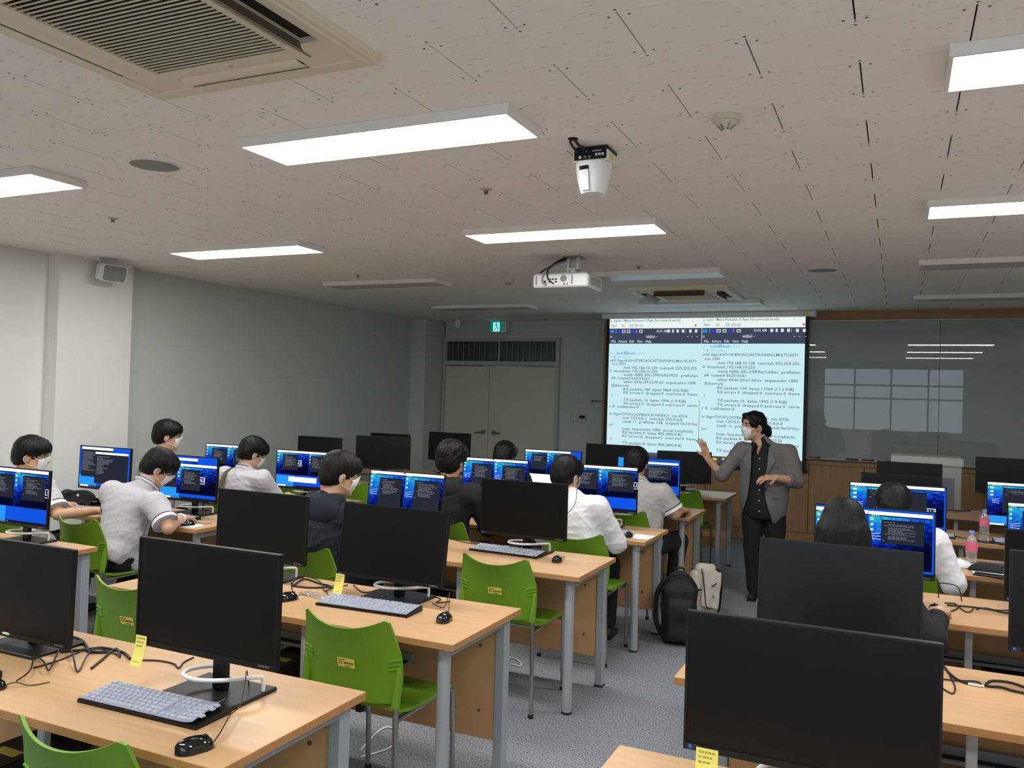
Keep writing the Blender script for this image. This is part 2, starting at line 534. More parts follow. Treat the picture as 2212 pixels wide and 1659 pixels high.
# front wall: door bay set back, board bay standing proud
wf = MB()
wf.box(-6.21, -4.33, YF, YF + 0.15, 2.45, ZC + 0.1)
wf.box(-4.33, -3.40, YF, YF + 0.15, 0, ZC + 0.1)
wf.box(XL, -6.2, YF, YF + 0.15, 0, ZC + 0.1)
wallf = struct('wall_front', wf, 'wallgrey')
part('board_bay', MB().box(-3.42, XR, 10.26, YF + 0.15, 0, ZC + 0.1), 'wallgrey', wallf)
part('top_rail', MB().box(-3.42, XR, 10.215, 10.26, 2.585, ZC, ch=0.003), 'woodtrim', wallf)
part('side_rail', MB().box(-3.44, -3.30, 10.225, 10.262, 0.0, 2.583, ch=0.003), 'woodtrim', wallf)
part('chair_rail', MB().box(-3.30, XR, 10.215, 10.26, 0.925, 1.0, ch=0.003), 'wainscot', wallf)
part('skirting', MB().box(-3.30, XR, 10.21, 10.26, 0.0, 0.13, ch=0.003), 'wainscot', wallf)
pm = MB().box(-0.2925, 0.2925, 10.225, 10.26, 0.134, 0.921, ch=0.003).mesh('panel', ['wainscot'])
x = -2.985
while x < XR - 0.2:
    put('panel', pm, wallf, (x, 0, 0)); x += 0.59

# double door with barred transom
dfm = MB()
dfm.box(-6.2, -6.15, 10.94, 11.06, 0, 2.45); dfm.box(-4.385, -4.33, 10.94, 11.06, 0, 2.45)
dfm.box(-6.15, -4.385, 10.94, 11.06, 2.40, 2.45); dfm.box(-6.15, -4.385, 10.94, 11.06, 2.05, 2.11)
fo = struct('trim_1', dfm, 'doorframe')
tw = struct('window_2', MB().box(-6.15, -5.29, 10.985, 10.992, 2.11, 2.40).box(-5.27, -4.385, 10.985, 10.992, 2.11, 2.40), 'glassy')
part('mullion', MB().box(-5.29, -5.27, 10.96, 11.02, 2.11, 2.40), 'doorframe', tw)
bm_ = MB().box(-0.006, 0.006, 11.03, 11.045, 2.11, 2.40).mesh('bar', ['doorframe'])
for k in range(19): put('bar', bm_, tw, (-6.08 + 0.0895 * k, 0, 0))
for nm, xa, xb, hx, sg in (('door_1', -6.148, -5.423, -5.49, -1), ('door_2', -5.417, -4.387, -5.325, 1)):
    d = struct(nm, MB().box(xa, xb, 10.955, 10.995, 0.01, 2.045, ch=0.003), 'door')
    h = MB(); h.tube([(hx, 10.955, 1.075), (hx, 10.942, 1.075)], 0.034, 18)
    h.tube([(hx, 10.945, 1.075), (hx, 10.90, 1.075)], 0.012, 12)
    h.tube(smoothpath([(hx, 10.905, 1.075), (hx + sg * 0.03, 10.897, 1.074), (hx + sg * 0.125, 10.897, 1.066)]), [0.011] * 12 + [0.008], 10)
    part('handle', h, 'satin', d)
    cl = MB().box(xa + (0.05 if sg < 0 else 0.55), xa + (0.62 if sg < 0 else 1.02), 10.945, 10.955, 2.03, 2.043)
    part('closer_rail', cl, 'satin', d)
# corridor seen dimly through the transom
cor = MB()
cor.box(-6.6, -3.2, 12.9, 13.0, 0, 2.8); cor.box(-6.6, -3.2, 11.16, 13.0, 2.6, 2.7); cor.box(-6.6, -3.2, 11.16, 13.0, -0.1, 0); cor.box(-6.7, -6.6, 11.16, 13, 0, 2.8); cor.box(-3.2, -3.1, 11.16, 13, 0, 2.8)
struct('wall_corridor', cor, 'wallgrey')

# ceiling: back plate plus 300 x 600 boards laid in staggered rows
ceil = struct('ceiling', MB().box(XL - 0.15, XR + 0.15, YB - 0.15, YF + 0.15, ZC + 0.012, ZC + 0.1), 'dark')
def tile_mb(x0, x1, y0, y1, full=True):
    t = MB()
    gx, gy = 0.0026, 0.0008
    t.box(x0 + gx, x1 - gx, y0 + gy, y1 - gy, ZC, ZC + 0.010, 0)
    if full:
        for sx, sy in ((0.03, 0.022), (0.57, 0.022), (0.03, 0.278), (0.57, 0.278), (0.30, 0.016), (0.30, 0.284)):
            cx_, cy_ = x0 + sx, y0 + sy
            t.add([(cx_ + 0.0052 * math.cos(a * math.pi / 3), cy_ - 0.0052 * math.sin(a * math.pi / 3), ZC - 0.0006) for a in range(6)], [tuple(range(6))], 1)
    return t
TM = tile_mb(-0.3, 0.3, -0.15, 0.15).mesh('tile', ['tile', 'screw'], smooth=0)
def project(p):
    v = Vector(p) - Vector((0, 0, CAM_H))
    zc = v.dot(FWD)
    if zc < 0.15: return None
    return 1106 + 1810.25 * v.dot(RIGHT) / zc, 829.5 + 1810.25 * v.dot(DOWN) / zc, zc
cells = []
rest = MB()
for j in range(-15, 28):
    y0 = 2.804 + 0.3 * j
    if y0 > YF - 0.01 or y0 + 0.3 < YB + 0.01: continue
    off = -0.131 if j % 2 == 0 else 0.169
    for i in range(-12, 7):
        x0 = off + 0.6 * i
        if x0 > XR or x0 + 0.6 < XL: continue
        whole = x0 >= XL and x0 + 0.6 <= XR and y0 >= YB and y0 + 0.3 <= YF
        pr = [project((x0 + a, y0 + b, ZC)) for a in (0, 0.6) for b in (0, 0.3)]
        vis = all(pr) and max(p[0] for p in pr) > 0 and min(p[0] for p in pr) < 2212 and max(p[1] for p in pr) > 0
        if whole and vis:
            cells.append((min(p[2] for p in pr), x0, y0))
        else:
            a, b, c, d = max(x0, XL), min(x0 + 0.6, XR), max(y0, YB), min(y0 + 0.3, YF)
            rest.v and None
            t = tile_mb(a, b, c, d, whole); rest.add(t.v, t.f, 0); rest.m[-len(t.m):] = t.m
cells.sort()
for k, (dz, x0, y0) in enumerate(cells):
    if k < 298: put('tile', TM, ceil, (x0 + 0.3, y0 + 0.15, 0))
    else:
        t = tile_mb(x0, x0 + 0.6, y0, y0 + 0.3, True); rest.add(t.v, t.f, 0); rest.m[-len(t.m):] = t.m
ro = part('far_tiles', rest, ['tile', 'screw'], ceil, smooth=0)
ro['kind'] = 'stuff'

# ------------------------------------------------------------------ ceiling panel lamps
def lamp_parts(lit):
    t = thing('ceiling_lamp', 'x', 'lamp')
    h = MB()
    L, W, D, r = 0.64, 0.16, 0.04, 0.014
    h.box(-L, L, -W, -W + r, -D, 0, ch=0.002); h.box(-L, L, W - r, W, -D, 0, ch=0.002)
    h.box(-L, -L + r, -W + r, W - r, -D, 0, ch=0.002); h.box(L - r, L, -W + r, W - r, -D, 0, ch=0.002)
    h.box(-L + r, L - r, -W + r, W - r, -0.012, 0)
    part('housing', h, 'lampbody', t)
    part('diffuser', MB().box(-L + r, L - r, -W + r, W - r, -D + 0.002, -0.03), 'diffon' if lit else 'diffoff', t)
    return t
LON, LOFF = lamp_parts(True), lamp_parts(False)
cols = ((-4.57, 'left column'), (-1.955, 'middle column'), (0.755, 'right column'))
rws = ((0.84, True, 'behind the viewpoint'), (2.905, True, 'nearest row in view'), (4.95, True, 'second row in view'), (6.90, False, 'third row in view'), (9.03, False, 'last row by the board'))
for cx_, cn in cols:
    for ry, lit, rn in rws:
        w = 'glowing white' if lit else 'unlit white'
        spawn(LON if lit else LOFF, '%s rectangular ceiling panel lamp, %s, %s' % (w, cn, rn), (cx_, ry, ZC), 0, 'rectangular ceiling lamps')
bury(LON); bury(LOFF)

# ------------------------------------------------------------------ cassette air conditioners
def cassette(label, loc, vane_open, rz):
    t = thing('air_conditioner', label, 'air conditioner', loc, rz, 'ceiling air conditioners')
    b = MB()
    xs = [-0.47, -0.41, -0.335, -0.285, -0.25, 0.25, 0.285, 0.335, 0.41, 0.47]
    n = len(xs) - 1
    for i in range(n):
        for j in range(n):
            xa, xb, ya, yb = xs[i], xs[i + 1], xs[j], xs[j + 1]
            xm, ym = (xa + xb) / 2, (ya + yb) / 2
            if abs(xm) < 0.285 and abs(ym) < 0.285: continue
            if 0.335 < abs(xm) < 0.41 and abs(ym) < 0.25: continue
            if 0.335 < abs(ym) < 0.41 and abs(xm) < 0.25: continue
            b.box(xa, xb, ya, yb, -0.032, -0.014)
    # bevelled skirt up to the ceiling
    o, p = 0.475, 0.445
    b.add([(-o, -o, 0), (o, -o, 0), (o, o, 0), (-o, o, 0), (-o, -o, -0.02), (o, -o, -0.02), (o, o, -0.02), (-o, o, -0.02), (-p, -p, -0.036), (p, -p, -0.036), (p, p, -0.036), (-p, p, -0.036)],
          [(0, 4, 5, 1), (1, 5, 6, 2), (2, 6, 7, 3), (3, 7, 4, 0), (4, 8, 9, 5), (5, 9, 10, 6), (6, 10, 11, 7), (7, 11, 8, 4)])
    for s in (-1, 1):
        b.box(min(s * p, s * 0.41), max(s * p, s * 0.41), -p, p, -0.036, -0.030)
        b.box(-0.41, 0.41, min(s * p, s * 0.41), max(s * p, s * 0.41), -0.036, -0.030)
    part('body', b, 'ac', t, smooth=0)
    part('cavity', MB().box(-0.43, 0.43, -0.43, 0.43, -0.012, -0.006), 'acdark', t)
    # intake grille frame and slats
    g = MB()
    for s in (-1, 1):
        g.box(s * 0.285 - 0.012, s * 0.285 + 0.012, -0.297, 0.297, -0.038, -0.03)
        g.box(-0.273, 0.273, s * 0.285 - 0.012, s * 0.285 + 0.012, -0.038, -0.03)
    gf = part('grille_frame', g, 'ac', t)
    sm = MB().add([(-0.273, -0.006, -0.036), (0.273, -0.006, -0.036), (0.273, 0.004, -0.028), (-0.273, 0.004, -0.028), (-0.273, -0.006, -0.030), (0.273, -0.006, -0.030), (0.273, 0.004, -0.022), (-0.273, 0.004, -0.022)],
                  [(0, 3, 2, 1), (4, 5, 6, 7), (0, 1, 5, 4), (2, 3, 7, 6), (1, 2, 6, 5), (0, 4, 7, 3)]).mesh('slat', ['ac'], 0)
    for k in range(29): put('slat', sm, gf, (0, -0.264 + k * 0.0188, 0))
    part('badge', MB().box(0.0, 0.02, 0.303, 0.308, -0.0345, -0.03), 'acdark', t)
    for k in range(4):
        ang = k * math.pi / 2
        op = k in vane_open
        v = MB()
        v.grid(lambda u, w: (-0.245 + 0.49 * u, 0.337 + 0.07 * w, -0.030 - 0.010 * math.sin(math.pi * w)), 8, 5, thick=lambda u, w: (-0.245 + 0.49 * u, 0.337 + 0.07 * w, -0.024 - 0.010 * math.sin(math.pi * w)))
        if op: v.xf(Matrix.Translation((0, 0.335, -0.026)) @ Matrix.Rotation(RAD(-48), 4, 'X') @ Matrix.Translation((0, -0.335, 0.026)))
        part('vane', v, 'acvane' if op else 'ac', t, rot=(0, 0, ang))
    return t
cassette('large ivory ceiling air conditioner near the viewpoint, close slatted grille', (-1.99, 1.745, ZC), (3,), 0)
cassette('ivory ceiling air conditioner near the projection screen', (-1.92, 8.24, ZC), (1, 3, 2), 0)

# ------------------------------------------------------------------ small ceiling fittings
def detector(label, loc):
    t = thing('smoke_detector', label, 'smoke detector', loc, 0, 'smoke detectors')
    part('base', MB().lathe([(0.050, 0), (0.053, -0.012), (0.052, -0.022), (0.046, -0.026)], 28, flip=True), 'detector', t)
    part('dome', MB().lathe([(0.044, -0.025), (0.040, -0.034), (0.022, -0.042), (0.017, -0.05), (0.0165, -0.052)], 24, flip=True), 'detector', t)
    r = MB()
    for k in range(6):
        a = k * math.pi / 3
        r.tube([(0.033 * math.cos(a), 0.033 * math.sin(a), -0.036), (0.014 * math.cos(a), 0.014 * math.sin(a), -0.056)], 0.0025, 6)
    part('cage', r, 'satin', t)
    part('sensor_cap', MB().lathe([(0.015, -0.054), (0.015, -0.058), (0.008, -0.060)], 16, flip=True), 'whiteplastic', t)
detector('round beige smoke detector right of the white dome camera', (-0.606, 3.16, ZC))
detector('small beige smoke detector beside the ceiling projector', (-3.28, 6.97, ZC))
def sprinkler(label, x, y):
    t = thing('sprinkler', label, 'sprinkler', (x, y, ZC), 0, 'ceiling sprinklers')
    part('escutcheon', MB().lathe([(0.032, 0), (0.033, -0.003), (0.020, -0.007)], 20, flip=True), 'detector', t)
    part('head', MB().lathe([(0.012, -0.006), (0.012, -0.018), (0.007, -0.021), (0.013, -0.024), (0.013, -0.026)], 14, flip=True), 'satin', t)
for lb, x, y in (('small ceiling sprinkler left of the white dome camera', -1.97, 3.88), ('small ceiling sprinkler near the left plain wall', -4.63, 3.81),
                 ('small ceiling sprinkler above the far left desks', -4.55, 6.40), ('small ceiling sprinkler right of the projector', -1.92, 6.53),
                 ('small ceiling sprinkler just in front of the projection screen', -1.92, 9.19), ('small ceiling sprinkler in front of the glass board', 0.80, 9.20),
                 ('small ceiling sprinkler by the double door', -4.46, 10.70)):
    sprinkler(lb, x, y)
def ceiling_speaker(label, x, y):
    t = thing('ceiling_speaker', label, 'speaker', (x, y, ZC), 0, 'flush ceiling speakers')
    part('rim', MB().lathe([(0.125, 0), (0.125, -0.004), (0.112, -0.006), (0.112, -0.001)], 36, flip=True), 'lampbody', t)
    part('grille', MB().lathe([(0.112, -0.003), (0.06, -0.0045), (0.004, -0.005)], 36, flip=True), 'speakgrille', t)
    part('badge', MB().box(-0.008, 0.008, -0.003, 0.003, -0.0065, -0.0048), 'satin', t)
ceiling_speaker('grey round flush speaker above the left desks', -3.305, 2.945)
ceiling_speaker('grey round flush speaker near the glass board', -0.57, 7.07)

# dome camera hanging upside down: connector box and white cone with swivel head
t = thing('conference_camera', 'white hanging camera with black connector panel on the ceiling', 'camera', (-1.21, 3.40, ZC))
part('mount_plate', MB().box(-0.075, 0.075, -0.045, 0.085, -0.018, -0.001, ch=0.002), 'black', t)
bx = part('connector_box', MB().box(-0.078, 0.078, -0.05, 0.09, -0.064, -0.018, ch=0.003), 'whiteplastic', t)
part('rear_panel', MB().box(-0.072, 0.072, -0.0525, -0.049, -0.058, -0.004), 'black', bx)
ports = MB()
for px in (-0.045, -0.022, -0.002): ports.tube([(px, -0.053, -0.046), (px, -0.0545, -0.046)], 0.007, 12, 1 if px > -0.03 else 0)
for px in (0.028, 0.042, 0.056): ports.box(px - 0.005, px + 0.005, -0.0545, -0.052, -0.044, -0.034)
for px in (-0.04, -0.01, 0.02, 0.04): ports.box(px - 0.01, px + 0.01, -0.0542, -0.052, -0.026, -0.02, 2)
part('port', ports, ['whiteplastic', 'satin', 'greyplastic'], bx)
part('label_sticker', MB().box(0.0775, 0.0795, -0.02, 0.02, -0.05, -0.024), 'sticker', bx)
cone = MB().lathe([(0.078, -0.066), (0.079, -0.075), (0.070, -0.13), (0.058, -0.18), (0.05, -0.196), (0.03, -0.203)], 36, flip=True)
part('cone', cone, 'whiteplastic', t)
part('window', MB().grid(lambda u, v: (math.sin(-0.42 + 0.62 * u - 0.16) * (0.0795 - 0.016 * v), -math.cos(-0.42 + 0.62 * u - 0.16) * (0.0795 - 0.016 * v), -0.088 - 0.085 * v), 8, 4,
     thick=lambda u, v: (math.sin(-0.42 + 0.62 * u - 0.16) * (0.07 - 0.016 * v), -math.cos(-0.42 + 0.62 * u - 0.16) * (0.07 - 0.016 * v), -0.088 - 0.085 * v)), 'gloss', t)
part('lens_head', MB().grid(lambda u, v: (math.sin(-0.575 + 0.61 * u) * (0.0815 - 0.017 * v), -math.cos(-0.575 + 0.61 * u) * (0.0815 - 0.017 * v), -0.106 - 0.083 * v), 8, 4,
     thick=lambda u, v: (math.sin(-0.575 + 0.61 * u) * (0.07 - 0.017 * v), -math.cos(-0.575 + 0.61 * u) * (0.07 - 0.017 * v), -0.106 - 0.083 * v)), 'whiteplastic', t)
part('cord', MB().tube(smoothpath([(-0.04, -0.17, 0.0), (-0.05, -0.16, -0.012), (-0.045, -0.10, -0.03), (-0.035, -0.056, -0.024)]), 0.005, 8).tube(smoothpath([(-0.03, -0.17, 0.0), (-0.02, -0.14, -0.02), (-0.012, -0.10, -0.02), (-0.005, -0.056, -0.022)]), 0.006, 8), 'cable', t)
part('cord_hole', MB().lathe([(0.022, -0.0005), (0.022, -0.0016)], 18, (-0.035, -0.17, 0), flip=True), 'dark', t)

# ceiling projector
t = thing('projector', 'white projector hung from a ceiling bracket with looping cables', 'projector', (-2.27, 5.98, ZC))
pj = MB().box(-0.25, 0.19, -0.20, 0.13, -0.255, -0.155, ch=0.012)
body = part('body', pj, 'whiteplastic', t)
part('top_cover', MB().box(-0.23, 0.17, -0.185, 0.12, -0.155, -0.145, ch=0.003), 'greyplastic', body)
rp = MB()
rp.box(-0.17, 0.05, -0.2025, -0.199, -0.243, -0.172, 0)
rp.box(-0.165, -0.14, -0.204, -0.200, -0.222, -0.205, 1)
for px, pz in ((-0.11, -0.195), (-0.085, -0.195), (-0.11, -0.215), (-0.06, -0.215), (-0.06, -0.196)): rp.box(px - 0.009, px + 0.009, -0.204, -0.2, pz - 0.005, pz + 0.005, 1)
rp.box(0.0, 0.012, -0.204, -0.2, -0.238, -0.228, 1); rp.box(0.028, 0.034, -0.204, -0.2, -0.24, -0.226, 1)
part('connector_panel', rp, ['lampbody', 'black'], body)
part('round_vent', MB().tube([(0.0, -0.2, -0.192), (0.0, -0.204, -0.192)], 0.026, 24), 'speakgrille', body)
vm = MB().box(0.189, 0.1925, -0.0045, 0.0045, -0.235, -0.172).mesh('vent_slat', ['greyplastic'])
for k in range(14): put('vent_slat', vm, body, (0, -0.15 + 0.018 * k, 0))
for px in (-0.225, 0.06): part('rear_vent', MB().box(px, px + 0.012, -0.2035, -0.199, -0.235, -0.17), 'greyplastic', body)
part('lens', MB().tube([(-0.1, 0.13, -0.2), (-0.1, 0.15, -0.2)], 0.04, 20), 'gloss', body)
part('ceiling_plate', MB().box(-0.07, 0.07, -0.06, 0.06, -0.012, -0.0005, ch=0.002), 'satin', t)
br = MB().box(-0.045, -0.03, -0.02, 0.02, -0.145, -0.012).box(0.03, 0.045, -0.02, 0.02, -0.10, -0.012).box(-0.05, 0.05, -0.03, 0.03, -0.10, -0.09)
br.box(-0.07, 0.09, -0.012, 0.012, -0.146, -0.138).box(-0.02, 0.02, -0.015, 0.015, -0.14, -0.09)
part('bracket', br, 'lampbody', t)
part('cord', MB().tube(smoothpath([(-0.04, -0.02, -0.001), (-0.10, -0.10, -0.05), (-0.13, -0.19, -0.12), (-0.12, -0.215, -0.19), (-0.075, -0.207, -0.232)]), 0.006, 8), 'cable', t)
part('cord', MB().tube(smoothpath([(-0.03, -0.01, -0.001), (-0.14, -0.10, -0.08), (-0.19, -0.17, -0.13), (-0.19, -0.18, -0.15)]), 0.006, 8), 'cable', t)
part('grey_cord', MB().tube(smoothpath([(-0.05, -0.02, -0.03), (-0.14, -0.14, -0.10), (-0.165, -0.212, -0.18), (-0.155, -0.215, -0.225), (-0.13, -0.206, -0.232)]), 0.008, 8), 'greyplastic', t)

# wall speaker on the pillar
t = thing('wall_speaker', 'small white box speaker bracketed high on the left pillar', 'speaker', (-6.17, 5.06, 2.575))
wsx = Matrix.Rotation(RAD(84), 4, 'Z') @ Matrix.Rotation(RAD(12), 4, 'X')
def speaker_poly(s, y): return [(-0.115 * s, y, -0.055 * s), (-0.10 * s, y, -0.072 * s), (0.10 * s, y, -0.072 * s), (0.118 * s, y, -0.05 * s), (0.118 * s, y, 0.05 * s), (0.10 * s, y, 0.072 * s), (-0.10 * s, y, 0.072 * s), (-0.115 * s, y, 0.055 * s)]
sp = MB(); rows_ = [speaker_poly(1.0, -0.08), speaker_poly(1.02, -0.06), speaker_poly(0.95, 0.02), speaker_poly(0.6, 0.085)]
sp.add([p for r in rows_ for p in r], [tuple(range(8))] + [tuple(range(31, 23, -1))] + [(a * 8 + k, (a + 1) * 8 + k, (a + 1) * 8 + (k + 1) % 8, a * 8 + (k + 1) % 8) for a in range(3) for k in range(8)])
part('cabinet', sp.xf(wsx), 'whiteplastic', t, smooth=30)
part('grille', MB().add([p for r in (speaker_poly(0.9, -0.081), speaker_poly(0.88, -0.084)) for p in r], [tuple(range(8, 16))] + [(k, 8 + k, 8 + (k + 1) % 8, (k + 1) % 8)[::-1] for k in range(8)]).xf(wsx), 'speakgrille', t)
part('bracket', MB().box(-0.10, -0.08, -0.03, 0.0, 0.0, 0.11).box(-0.12, -0.07, -0.05, 0.03, 0.10, 0.1145).tube([(-0.09, -0.015, 0.0), (-0.06, -0.0, 0.0)], 0.022, 14), 'whiteplastic', t)

# small white camera above the door and lit exit sign
t = thing('ceiling_camera', 'small white cylindrical camera on the ceiling near the double door', 'camera', (-5.6, 10.27, ZC))
part('base', MB().lathe([(0.045, 0), (0.045, -0.02), (0.03, -0.03)], 18, flip=True), 'detector', t)
part('barrel', MB().lathe([(0.036, -0.03), (0.04, -0.05), (0.04, -0.13), (0.03, -0.145)], 18, flip=True), 'whiteplastic', t)
t = thing('exit_sign', 'small lit green exit sign with running figure above the door', 'sign', (-5.28, 10.90, 2.605))
part('case', MB().box(-0.10, 0.16, -0.05, 0.098, -0.085, 0.08, ch=0.004), 'whiteplastic', t)
part('face', MB().box(-0.10, 0.10, -0.054, -0.05, -0.075, 0.07), 'exit_g', t)
part('door_pictogram', MB().box(-0.05, 0.055, -0.0555, -0.054, -0.07, 0.06), 'exit_w', t)
fg = MB().ellipsoid((0.0, -0.0565, 0.045), (0.010, 0.001, 0.010), 12, 6)
for a, b in (((0.0, 0.032), (0.012, 0.0)), ((0.012, 0.0), (-0.012, -0.03)), ((-0.012, -0.03), (-0.03, -0.055)), ((0.012, 0.0), (0.03, -0.025)), ((0.03, -0.025), (0.022, -0.06)), ((0.0, 0.03), (-0.03, 0.012)), ((0.0, 0.03), (0.03, 0.02))):
    fg.tube([(a[0], -0.0565, a[1]), (b[0], -0.0565, b[1])], 0.0055, 6)
part('running_figure', fg, 'exit_g', t)

# switches and hook
t = thing('light_switch', 'ivory double light switch plate on the wall by the door', 'switch', (-4.105, 11.0, 1.333))
part('plate', MB().box(-0.052, 0.052, -0.010, -0.0005, -0.052, 0.052, ch=0.003), 'detector', t)
for s in (-1, 1): part('rocker', MB().box(s * 0.02 - 0.018, s * 0.02 + 0.018, -0.014, -0.010, -0.03, 0.03, ch=0.002), 'door', t)
t = thing('thermostat', 'white controller with dark display beside the light switch', 'thermostat', (-3.98, 11.0, 1.328))
part('case', MB().box(-0.058, 0.058, -0.018, -0.0005, -0.058, 0.058, ch=0.004), 'detector', t)
part('display', MB().box(-0.042, 0.042, -0.020, -0.018, 0.0, 0.042), 'black', t)
part('button', MB().box(-0.01, 0.01, -0.021, -0.018, -0.03, -0.018), 'greyplastic', t)
t = thing('wall_hook', 'dark metal bar hook on the wall left of the screen', 'hook', (-3.80, 11.0, 1.58))
part('bar', MB().tube([(-0.05, -0.03, 0.0), (0.10, -0.03, -0.006)], 0.008, 8), 'satin', t)
part('bracket', MB().tube([(-0.04, 0.0, 0.0), (-0.04, -0.035, 0.0)], 0.011, 10).tube([(-0.04, -0.03, 0.0), (-0.04, -0.03, -0.06)], 0.006, 8), 'satin', t)

# ------------------------------------------------------------------ glass board and markers
t = thing('whiteboard', 'long grey glass writing board mounted on the wooden front wall', 'board', (0, 10.2, 0))
for a, b in ((-3.29, 0.398), (0.402, 2.3)):
    part('glass_panel', MB().box(a, b, -0.004, 0.012, 1.012, 2.575, ch=0.001), 'whiteboard', t)
part('frame', MB().box(-3.30, 2.32, -0.006, 0.014, 2.575, 2.584).box(-3.30, 2.32, -0.006, 0.014, 1.003, 1.012), 'satin', t)
part('tray', MB().box(-3.2, 2.3, -0.07, -0.004, 0.994, 1.003, ch=0.002), 'steel', t)
def marker(label, x, m, z=1.0115):
    t = thing('marker_pen', label, 'marker', (x, 10.155, z), 0, 'markers on the board tray')
    part('barrel', MB().tube([(-0.06, 0, 0), (0.045, 0, 0)], 0.0085, 10), m, t)
    part('cap', MB().tube([(0.035, 0, 0), (0.068, 0, 0)], [0.0092, 0.008], 10), 'black' if m != 'black' else 'whiteplastic', t)
marker('red marker on the board tray beside the screen edge', -0.86, 'red')
marker('dark blue marker on the board tray', -0.46, 'navy')
marker('dark red marker next to the blue one on the tray', -0.30, 'red')
marker('red marker on the tray beside the white lectern', -0.04, 'red')

# ------------------------------------------------------------------ projection screen with the projected desktop
t = thing('projection_screen', 'lit projection screen showing two terminal windows side by side', 'screen', (-2.16, 10.12, 0))
hs = MB().box(-1.27, 1.28, -0.05, 0.06, 2.622, 2.689, ch=0.015)
part('roller_case', hs, 'lampbody', t)
part('end_cap', MB().box(1.255, 1.295, -0.055, 0.065, 2.612, 2.6895, ch=0.012), 'whiteplastic', t)
part('case_sticker', MB().box(1.16, 1.22, -0.052, -0.050, 2.64, 2.665), 'sticker', t)
sheet = part('sheet', MB().box(-1.215, 1.215, 0.0, 0.004, 0.852, 2.625), 'black', t)
part('bottom_bar', MB().tube([(-1.235, 0.002, 0.848), (1.235, 0.002, 0.848)], 0.014, 10), 'black', t)
X0, X1, XS = -3.332 + 2.16, -0.985 + 2.16, -2.168 + 2.16
pic = MB()
def R_(x0, x1, z0, z1, mi, y): pic.add([(x0, y, z0), (x1, y, z0), (x1, y, z1), (x0, y, z1)], [(0, 1, 2, 3)], mi)
PM = ['p_paper', 'p_white', 'p_bar', 'p_i', 'p_r', 'p_w', 'p_k', 'p_y', 'p_b']
R_(X0, X1, 0.88, 2.62, 0, -0.0010)
R_(X0, X1, 2.50, 2.62, 1, -0.0016)
R_(X0, X1, 2.31, 2.50, 2, -0.0016)
R_(X0, X1, 0.88, 0.966, 2, -0.0016)
R_(XS - 0.003, XS + 0.003, 0.966, 2.50, 5, -0.0020)
R_(XS - 0.011, XS - 0.006, 1.13, 1.62, 6, -0.0020)
for xa in (X0, XS):
    k = 1.0 if xa == X0 else 1.07
    for u, mi, w, z in ((0.01, 8, 0.05, 2.463), (0.11, 3, 0.042, 2.463), (0.165, 5, 0.045, 2.463), (0.23, 5, 0.042, 2.463), (0.30, 3, 0.042, 2.463), (0.385, 5, 0.045, 2.463),
                        (0.745, 5, 0.03, 2.465), (0.80, 5, 0.022, 2.465), (0.855, 5, 0.03, 2.465), (0.92, 5, 0.03, 2.465), (1.01, 5, 0.03, 2.463), (1.08, 5, 0.03, 2.463)):
        R_(xa + u * k, xa + (u + w) * k, z - 0.019, z + 0.019, mi, -0.0022)
        if mi == 5 and u < 0.5: R_(xa + (u + 0.008) * k, xa + (u + w - 0.008) * k, z - 0.011, z + 0.009, 2, -0.0026)
    for u in (0.085, 0.35, 0.965): R_(xa + u * k, xa + u * k + 0.003, 2.44, 2.485, 5, -0.0022)
    R_(xa + 0.163 * k, xa + 0.172 * k, 2.518, 2.55, 4, -0.0022); R_(xa + 0.182 * k, xa + 0.191 * k, 2.518, 2.55, 4, -0.0022)
    for u in (0.265, 0.33, 0.39):
        R_(xa + u * k, xa + (u + 0.036) * k, 2.52, 2.55, 6, -0.0022); R_(xa + (u + 0.005) * k, xa + (u + 0.031) * k, 2.525, 2.545, 1, -0.0026)
    R_(xa + 0.012, xa + 0.032, 2.582, 2.604, 7, -0.0022)
    for u in (0.985, 1.04, 1.10):
        R_(xa + u * k, xa + (u + 0.018) * k, 2.592, 2.595, 6, -0.0022)
        R_(xa + u * k, xa + (u + 0.020) * k, 2.392, 2.396, 5, -0.0022)
    R_(xa + 0.01, xa + 0.035, 2.385, 2.405, 5, -0.0022); R_(xa + 0.014, xa + 0.031, 2.389, 2.401, 2, -0.0026)
    R_(xa + 1.075 * k, xa + 1.10 * k, 2.52, 2.545, 4, -0.0022)
R_(0.16, 0.21, 0.915, 0.945, 7, -0.0022); R_(0.27, 0.30, 0.925, 0.95, 7, -0.0022); R_(0.295, 0.325, 0.905, 0.93, 7, -0.0022)
R_(1.09, 1.12, 0.91, 0.94, 5, -0.0022)
for xa, za in ((-3.31, 2.163), (-2.14, 2.245)):
    R_(xa + 2.16, xa + 2.163, za - 0.02, za + 0.03, 8, -0.0021); R_(xa + 2.16, xa + 2.20, za + 0.028, za + 0.031, 8, -0.0021); R_(xa + 2.16, xa + 2.185, za - 0.02, za - 0.017, 8, -0.0021)
pc = part('picture', pic, PM, t, smooth=0)
